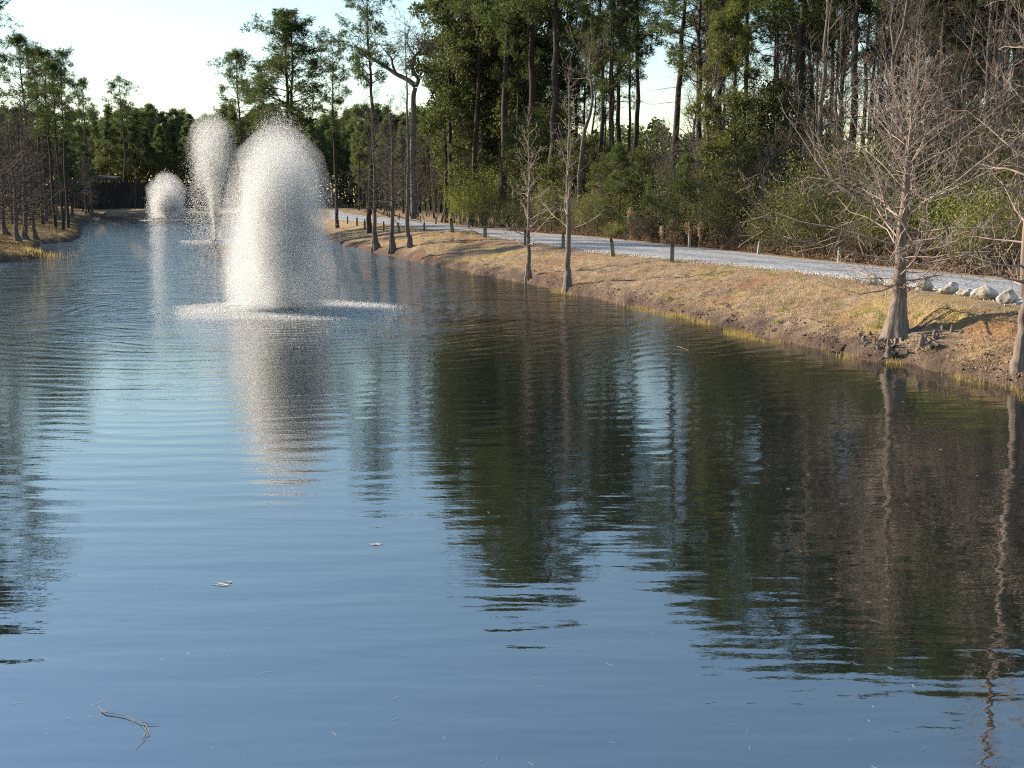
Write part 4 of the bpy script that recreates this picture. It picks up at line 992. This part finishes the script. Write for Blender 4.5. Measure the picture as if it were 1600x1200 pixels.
for sc_, dn_ in ((1.12, .13), (.96, .17), (.78, .24), (.55, .35)):
    mist_dome(f1, [(1.55 * sc_, .15), (1.58 * sc_, 1.2), (1.52 * sc_, 2.4), (1.40 * sc_, 3.4), (1.15 * sc_, .4 + 4.2 * sc_ ** .5), (.62 * sc_, .5 + 4.7 * sc_ ** .5), (.1, .5 + 5.0 * sc_ ** .5)], dn_, int(sc_ * 100))
for sc_, dn_ in ((1.1, .07), (.85, .12), (.6, .2)):
    mist_dome(f2, [(2.3 * sc_, .4), (2.7 * sc_, 2.5), (2.5 * sc_, 1 + 3.6 * sc_), (1.5 * sc_, 1 + 5.2 * sc_), (.2, 1 + 5.8 * sc_)], dn_, int(sc_ * 90))
    mist_dome(f3, [(.12 * sc_, .3), (.5 * sc_, 2.5), (1.3 * sc_, 5.5), (1.8 * sc_, 7.6), (1.5 * sc_, 8 + 1.0 * sc_), (.5 * sc_, 8 + 1.9 * sc_), (.05, 8 + 2.2 * sc_)], dn_ * .6, int(sc_ * 80))
# ------------------------------------------------------------------ posts along the path
import bmesh
def box_bm(bm, sx, sy, z0, z1, taper=1.0, bev=.008, top_slant=0.0, off=(0, 0)):
    r = bmesh.ops.create_cube(bm, size=1)
    for v in r['verts']:
        t = v.co.z + .5; k = 1 + (taper - 1) * t
        v.co.x = v.co.x * sx * k + off[0]; v.co.y = v.co.y * sy * k + off[1]; v.co.z = z0 + t * (z1 - z0) + (top_slant * v.co.x if t > .5 else 0)
    es = list({e for v in r['verts'] for e in v.link_edges})
    if bev: bmesh.ops.bevel(bm, geom=es, offset=bev, segments=2, affect='EDGES')
def bm_mesh(name, bm, mat):
    me = bpy.data.meshes.new(name); bm.to_mesh(me); bm.free(); me.materials.append(mat); return me
bm = bmesh.new(); box_bm(bm, .15, .15, -.2, .56, .96, .012, .05); post_me = bm_mesh('post_body', bm, MT['post'])
bm = bmesh.new(); box_bm(bm, .115, .115, .545, .72, .85, .012, -.03); box_bm(bm, .055, .06, .735, .80, .8, .01, .1, (.012, 0)); stub_me = bm_mesh('post_stub', bm, MT['post_cap'])
bm = bmesh.new(); box_bm(bm, .108, .108, .60, .64, 1, .004); band_me = bm_mesh('post_band', bm, MT['reflector'])
bm = bmesh.new(); box_bm(bm, .15, .13, -.2, .62, .92, .012, .15); box_bm(bm, .07, .07, .60, .74, .8, .01, 0, (-.02, 0)); pale_me = bm_mesh('pale_post_body', bm, MT['post_pale'])
posts = [(1050, 411, 30, 'n', 0, 'nearest upright green-grey post with a dark stub top on the turf'), (958, 401, 28, 'n', -.13, 'leaning green-grey post between the nearest post and the slender cypress'),
    (880, 389, 24, 'n', 0, 'green-grey post beside the slender cypress trunk'), (821, 385, 24, 'n', 0, 'dark post just left of the slim grey cypress trunk'), (758, 371, 21, 'n', 0, 'post on the grass under the yellow-green bush by the small mound'),
    (707, 363, 20, 'n', -.12, 'thick leaning post on the turf mound with pale leaves behind it'), (663, 361, 13, 'n', 0, 'short dark post half sunk behind the turf mound'), (624, 364, 15, 'n', -.14, 'small leaning post between the middle and tallest cypress of the point'),
    (599, 361, 14, 'n', .05, 'small post between the first two cypresses of the point'), (570, 358, 14, 'n', 0, 'small upright post left of the three cypresses'), (558, 353, 12, 'n', 0, 'tiny post second from the big spray'), (543, 350, 11, 'n', 0, 'tiny post nearest the big spray'),
    (1311, 411, 22, 'p', 0, 'thin pale post across the path nearest the big cypress'), (1185, 398, 20, 'p', .08, 'pale post across the path in front of the olive bushes'), (1077, 387, 18, 'p', 0, 'pale-edged post across the path below the plumes'),
    (977, 376, 18, 'n', 0, 'post across the path beside the single tall plume'), (792, 361, 11, 'p', 0, 'pale stub post across the path right of the yellow bush'), (733, 357, 12, 'n', 0, 'dark post across the path under the yellow bush'),
    (681, 351, 12, 'n', 0, 'dark post across the path in the dry verge'), (657, 347, 9, 'n', 0, 'small dark post on the orange verge right of the tallest cypress'), (624, 343, 9, 'n', 0, 'small dark post on the verge above the middle cypress'), (608, 340, 10, 'n', 0, 'farthest dark post on the orange verge')]
for a, b_, hp, kd, ln, lb in posts:
    q = on(a, b_); z = H(q.x, q.y)
    s = (hp / F_PX * q.y) / .70; s = min(1.3, max(.8, s))
    r_ = empty('path_post', (q.x, q.y, z), random.uniform(-.3, .3)); r_.rotation_euler[1] = ln; r_.scale = (s, s, s); tag(r_, lb, 'post', 'posts along the gravel path')
    if kd == 'n': link('post', post_me, r_); link('stub', stub_me, r_)
    else: link('post', pale_me, r_)

# ------------------------------------------------------------------ boulders
def boulder(seed, sx, sy, sz, peak=(0, 0)):
    rs_ = np.random.default_rng(seed); bm = bmesh.new(); bmesh.ops.create_icosphere(bm, subdivisions=4, radius=1)
    pl = [(Vector(rs_.normal(0, 1, 3)).normalized(), rs_.uniform(.68, .92)) for _ in range(13)]
    from mathutils import noise as mn
    for v in bm.verts:
        c_ = v.co.copy()
        for nrm, d_ in pl:
            k = c_.dot(nrm)
            if k > d_: c_ -= nrm * (k - d_) * .9
        c_ += c_.normalized() * (mn.noise(c_ * 1.5 + Vector((seed, 0, 0))) * .10 + mn.noise(c_ * 6 + Vector((0, seed, 0))) * .035)
        t = max(0, c_.z); c_.x = c_.x * (1 - .35 * t) + peak[0] * t; c_.y = c_.y * (1 - .3 * t) + peak[1] * t
        v.co = Vector((c_.x * sx, c_.y * sy, c_.z * sz))
    return bm_mesh('boulder', bm, MT['rock'])
rocks = [(1363, 1350, 1377, 432, 448, 'low rounded boulder first in the row, left of the big cypress'), (1400, 1382, 1418, 434, 452, 'boulder half hidden behind the big cypress trunk'), (1447, 1433, 1461, 433, 456, 'pointed pyramid-shaped boulder right of the cypress trunk'),
    (1483, 1470, 1496, 444, 461, 'low front boulder touching the taller one behind it'), (1495, 1483, 1508, 441, 460, 'upright boulder just behind the low front one'), (1512, 1499, 1527, 451, 464, 'flat small boulder against the largest one'), (1541, 1519, 1562, 445, 470, 'largest boulder of the row'),
    (1577, 1561, 1593, 453, 476, 'last boulder, behind the right-edge cypress trunk')]
for i, (a, x0, x1, y0, y1, lb) in enumerate(rocks):
    q = on(a, y1 - 1); z = H(q.x, q.y); wd = (x1 - x0) / F_PX * q.y; ht = (y1 - y0) / F_PX * q.y
    o = link('boulder', boulder(40 + i * 3, wd * .52, wd * .45, ht * .60, (.25 if i != 2 else 0, 0))); o.location = (q.x, q.y + wd * .3 + (.25 if i == 4 else 0), z + ht * .38); o.rotation_euler = (0, 0, 0)
    tag(o, lb, 'boulder', 'pale boulders beside the gravel path')

# stump at the waterline
q = at(1316, 543, .1); zs = np.array([-.1, 0, .05, .1, .13]); v, f, a = tube(np.column_stack([zs * .8, zs * .4, zs]), np.array([.17, .15, .13, .10, .03]), 14, .25, .5, 5)
o = link('stump', mesh_np('stump', v, f, MT['pine_bark'], True)); o.location = (q.x, q.y, .02); tag(o, 'small dark rotten stump at the waterline left of the big cypress', 'stump')

# ------------------------------------------------------------------ dark boarded building across the water
def building():
    Y = 209.0; x0 = PX(112, Y); x1 = PX(345, Y); z0 = H(PX(180, Y), Y) - .6
    zt = CAM_H + (math.tan(math.atan((600 - 285) / F_PX) - PITCH)) * Y
    root = empty('building', ((x0 + x1) / 2, Y, z0)); tag(root, 'long low dark brown boarded building on the far shore, half behind the small fountain', 'building')
    W = x1 - x0; Hh = zt - z0; bm = bmesh.new()
    n = int(W / .3)
    for i in range(n):
        cx = -W / 2 + (i + .5) * W / n
        r = bmesh.ops.create_cube(bm, size=1)
        for v in r['verts']: v.co = Vector((cx + v.co.x * (W / n - .03), v.co.y * .05 + (.02 if i % 2 else 0), Hh * (v.co.z + .5)))
    r = bmesh.ops.create_cube(bm, size=1)
    for v in r['verts']: v.co = Vector((v.co.x * W * .995, v.co.y * 3 + 1.6, Hh * .97 * (v.co.z + .5)))
    link('wall', bm_mesh('building_wall', bm, MT['dark_board']), root)
    bm = bmesh.new(); a = PX(128, Y) - root.location.x; b = PX(184, Y) - root.location.x
    vs = [bm.verts.new(c_) for c_ in ((a, -.9, Hh + .75), (b, -.9, Hh + .45), (b, 3.5, Hh + .9), (a, 3.5, Hh + 1.25), (a, -.9, Hh + .95), (b - .3, -.9, Hh + .70), (b - .3, 3.5, Hh + 1.1), (a, 3.5, Hh + 1.45))]
    for f_ in ((0, 1, 2, 3), (7, 6, 5, 4), (0, 4, 5, 1), (1, 5, 6, 2), (2, 6, 7, 3), (3, 7, 4, 0)): bm.faces.new([vs[k] for k in f_])
    link('roof', bm_mesh('building_roof', bm, MT['roof']), root)
    for k in range(5):
        bm = bmesh.new(); box_bm(bm, .16, .16, Hh - .02, Hh + .72 - .05 * k, 1, .01); o = link('roof_post', bm_mesh('roof_post', bm, MT['roof']), root); o.location = (a + .4 + k * (b - a - .8) / 4, -.2, 0)
building()

# ------------------------------------------------------------------ things afloat
q = at(198, 1118, 0); S = []; ps = [at(a, b_, .012) for a, b_ in ((157, 1108), (165, 1113), (180, 1115), (195, 1118), (208, 1123), (219, 1128), (233, 1130))]
for i in range(len(ps) - 1): S.append((*(ps[i] - q), *(ps[i + 1] - q), .0045 - .0005 * i, .004 - .0005 * i))
side = [((157, 1108), (154, 1104)), ((157, 1108), (158, 1118)), ((219, 1128), (232, 1131)), ((232, 1131), (250, 1131)), ((226, 1131), (233, 1140)), ((233, 1140), (228, 1152)), ((228, 1152), (212, 1168)), ((219, 1128), (229, 1142)), ((229, 1142), (222, 1154)), ((205, 1122), (209, 1131)), ((226, 1130), (234, 1146)), ((234, 1146), (230, 1150))]
for a, b_ in side: S.append((*(at(*a, .010) - q), *(at(*b_, .008) - q), .0018, .0012))
v, f, a = segs_geo(S, 5); o = link('floating_twig', mesh_np('floating_twig', v, f, bark_mat('wet_twig', C3(.10, .05, .04), C3(.42, .34, .27), 40, 1, .001), True)); o.location = q
tag(o, 'thin broken twig with trailing strands afloat in the near water', 'twig')
q = at(1060, 543, 0); S = [(*(at(1042, 541, .01) - q), *(at(1058, 541, .03) - q), .012, .012), (*(at(1058, 541, .03) - q), *(at(1076, 547, .01) - q), .012, .006)]
v, f, a = segs_geo(S, 5); o = link('floating_stick', mesh_np('floating_stick', v, f, MT['litter'], True)); o.location = q; o.data.materials[0] = MT['grey_bark']; tag(o, 'pale bent stick poking from the dark water off the right bank', 'stick')
def scrap(px, py, sx, sy, seed, label):
    rs_ = np.random.default_rng(seed); q = at(px, py, 0); k = 26; C = np.stack([rs_.normal(0, sx, k), rs_.normal(0, sy, k), rs_.uniform(.003, .006, k)], 1)
    d = np.stack([rs_.normal(0, 1, k), rs_.normal(0, .5, k), rs_.normal(0, .03, k)], 1); d /= np.linalg.norm(d, axis=1, keepdims=True)
    S = np.column_stack([C - d * .03, C + d * .03, np.full(k, .0035), np.full(k, .002)]); v, f, a = segs_geo(S, 4)
    o = link('leaf_scrap', mesh_np('leaf_scrap', v, f, MT['litter'])); o.location = q; tag(o, label, 'floating leaf')
scrap(350, 913, .035, .03, 1, 'pale clot of leaf scraps afloat in the middle near water')
scrap(588, 851, .02, .006, 2, 'faint sliver of pale scraps afloat below the fountain reflection')
n = 200; Y = 6.2 * (24 / 6.2) ** (rng.random(n) ** 1.6); x = rng.uniform(-.46, .46, n) * Y; az = rng.random(n) * 3.14; L = rng.uniform(.006, .035, n) * (1 + .9 * (rng.random(n) > .85))
d = np.stack([np.cos(az), np.sin(az), np.zeros(n)], 1) * L[:, None]; C = np.stack([x, Y, np.full(n, .004)], 1)
S = np.column_stack([C - d, C + d, np.full(n, .0009), np.full(n, .0006)]); v, f, a = segs_geo(S, 3)
tag(link('floating_litter', mesh_np('floating_litter', v, f, MT['litter'])), 'pale pine needles and specks scattered over the near water', 'litter', kind='stuff')
print('done', sum(len(o.data.polygons) for o in bpy.data.objects if o.type == 'MESH'))
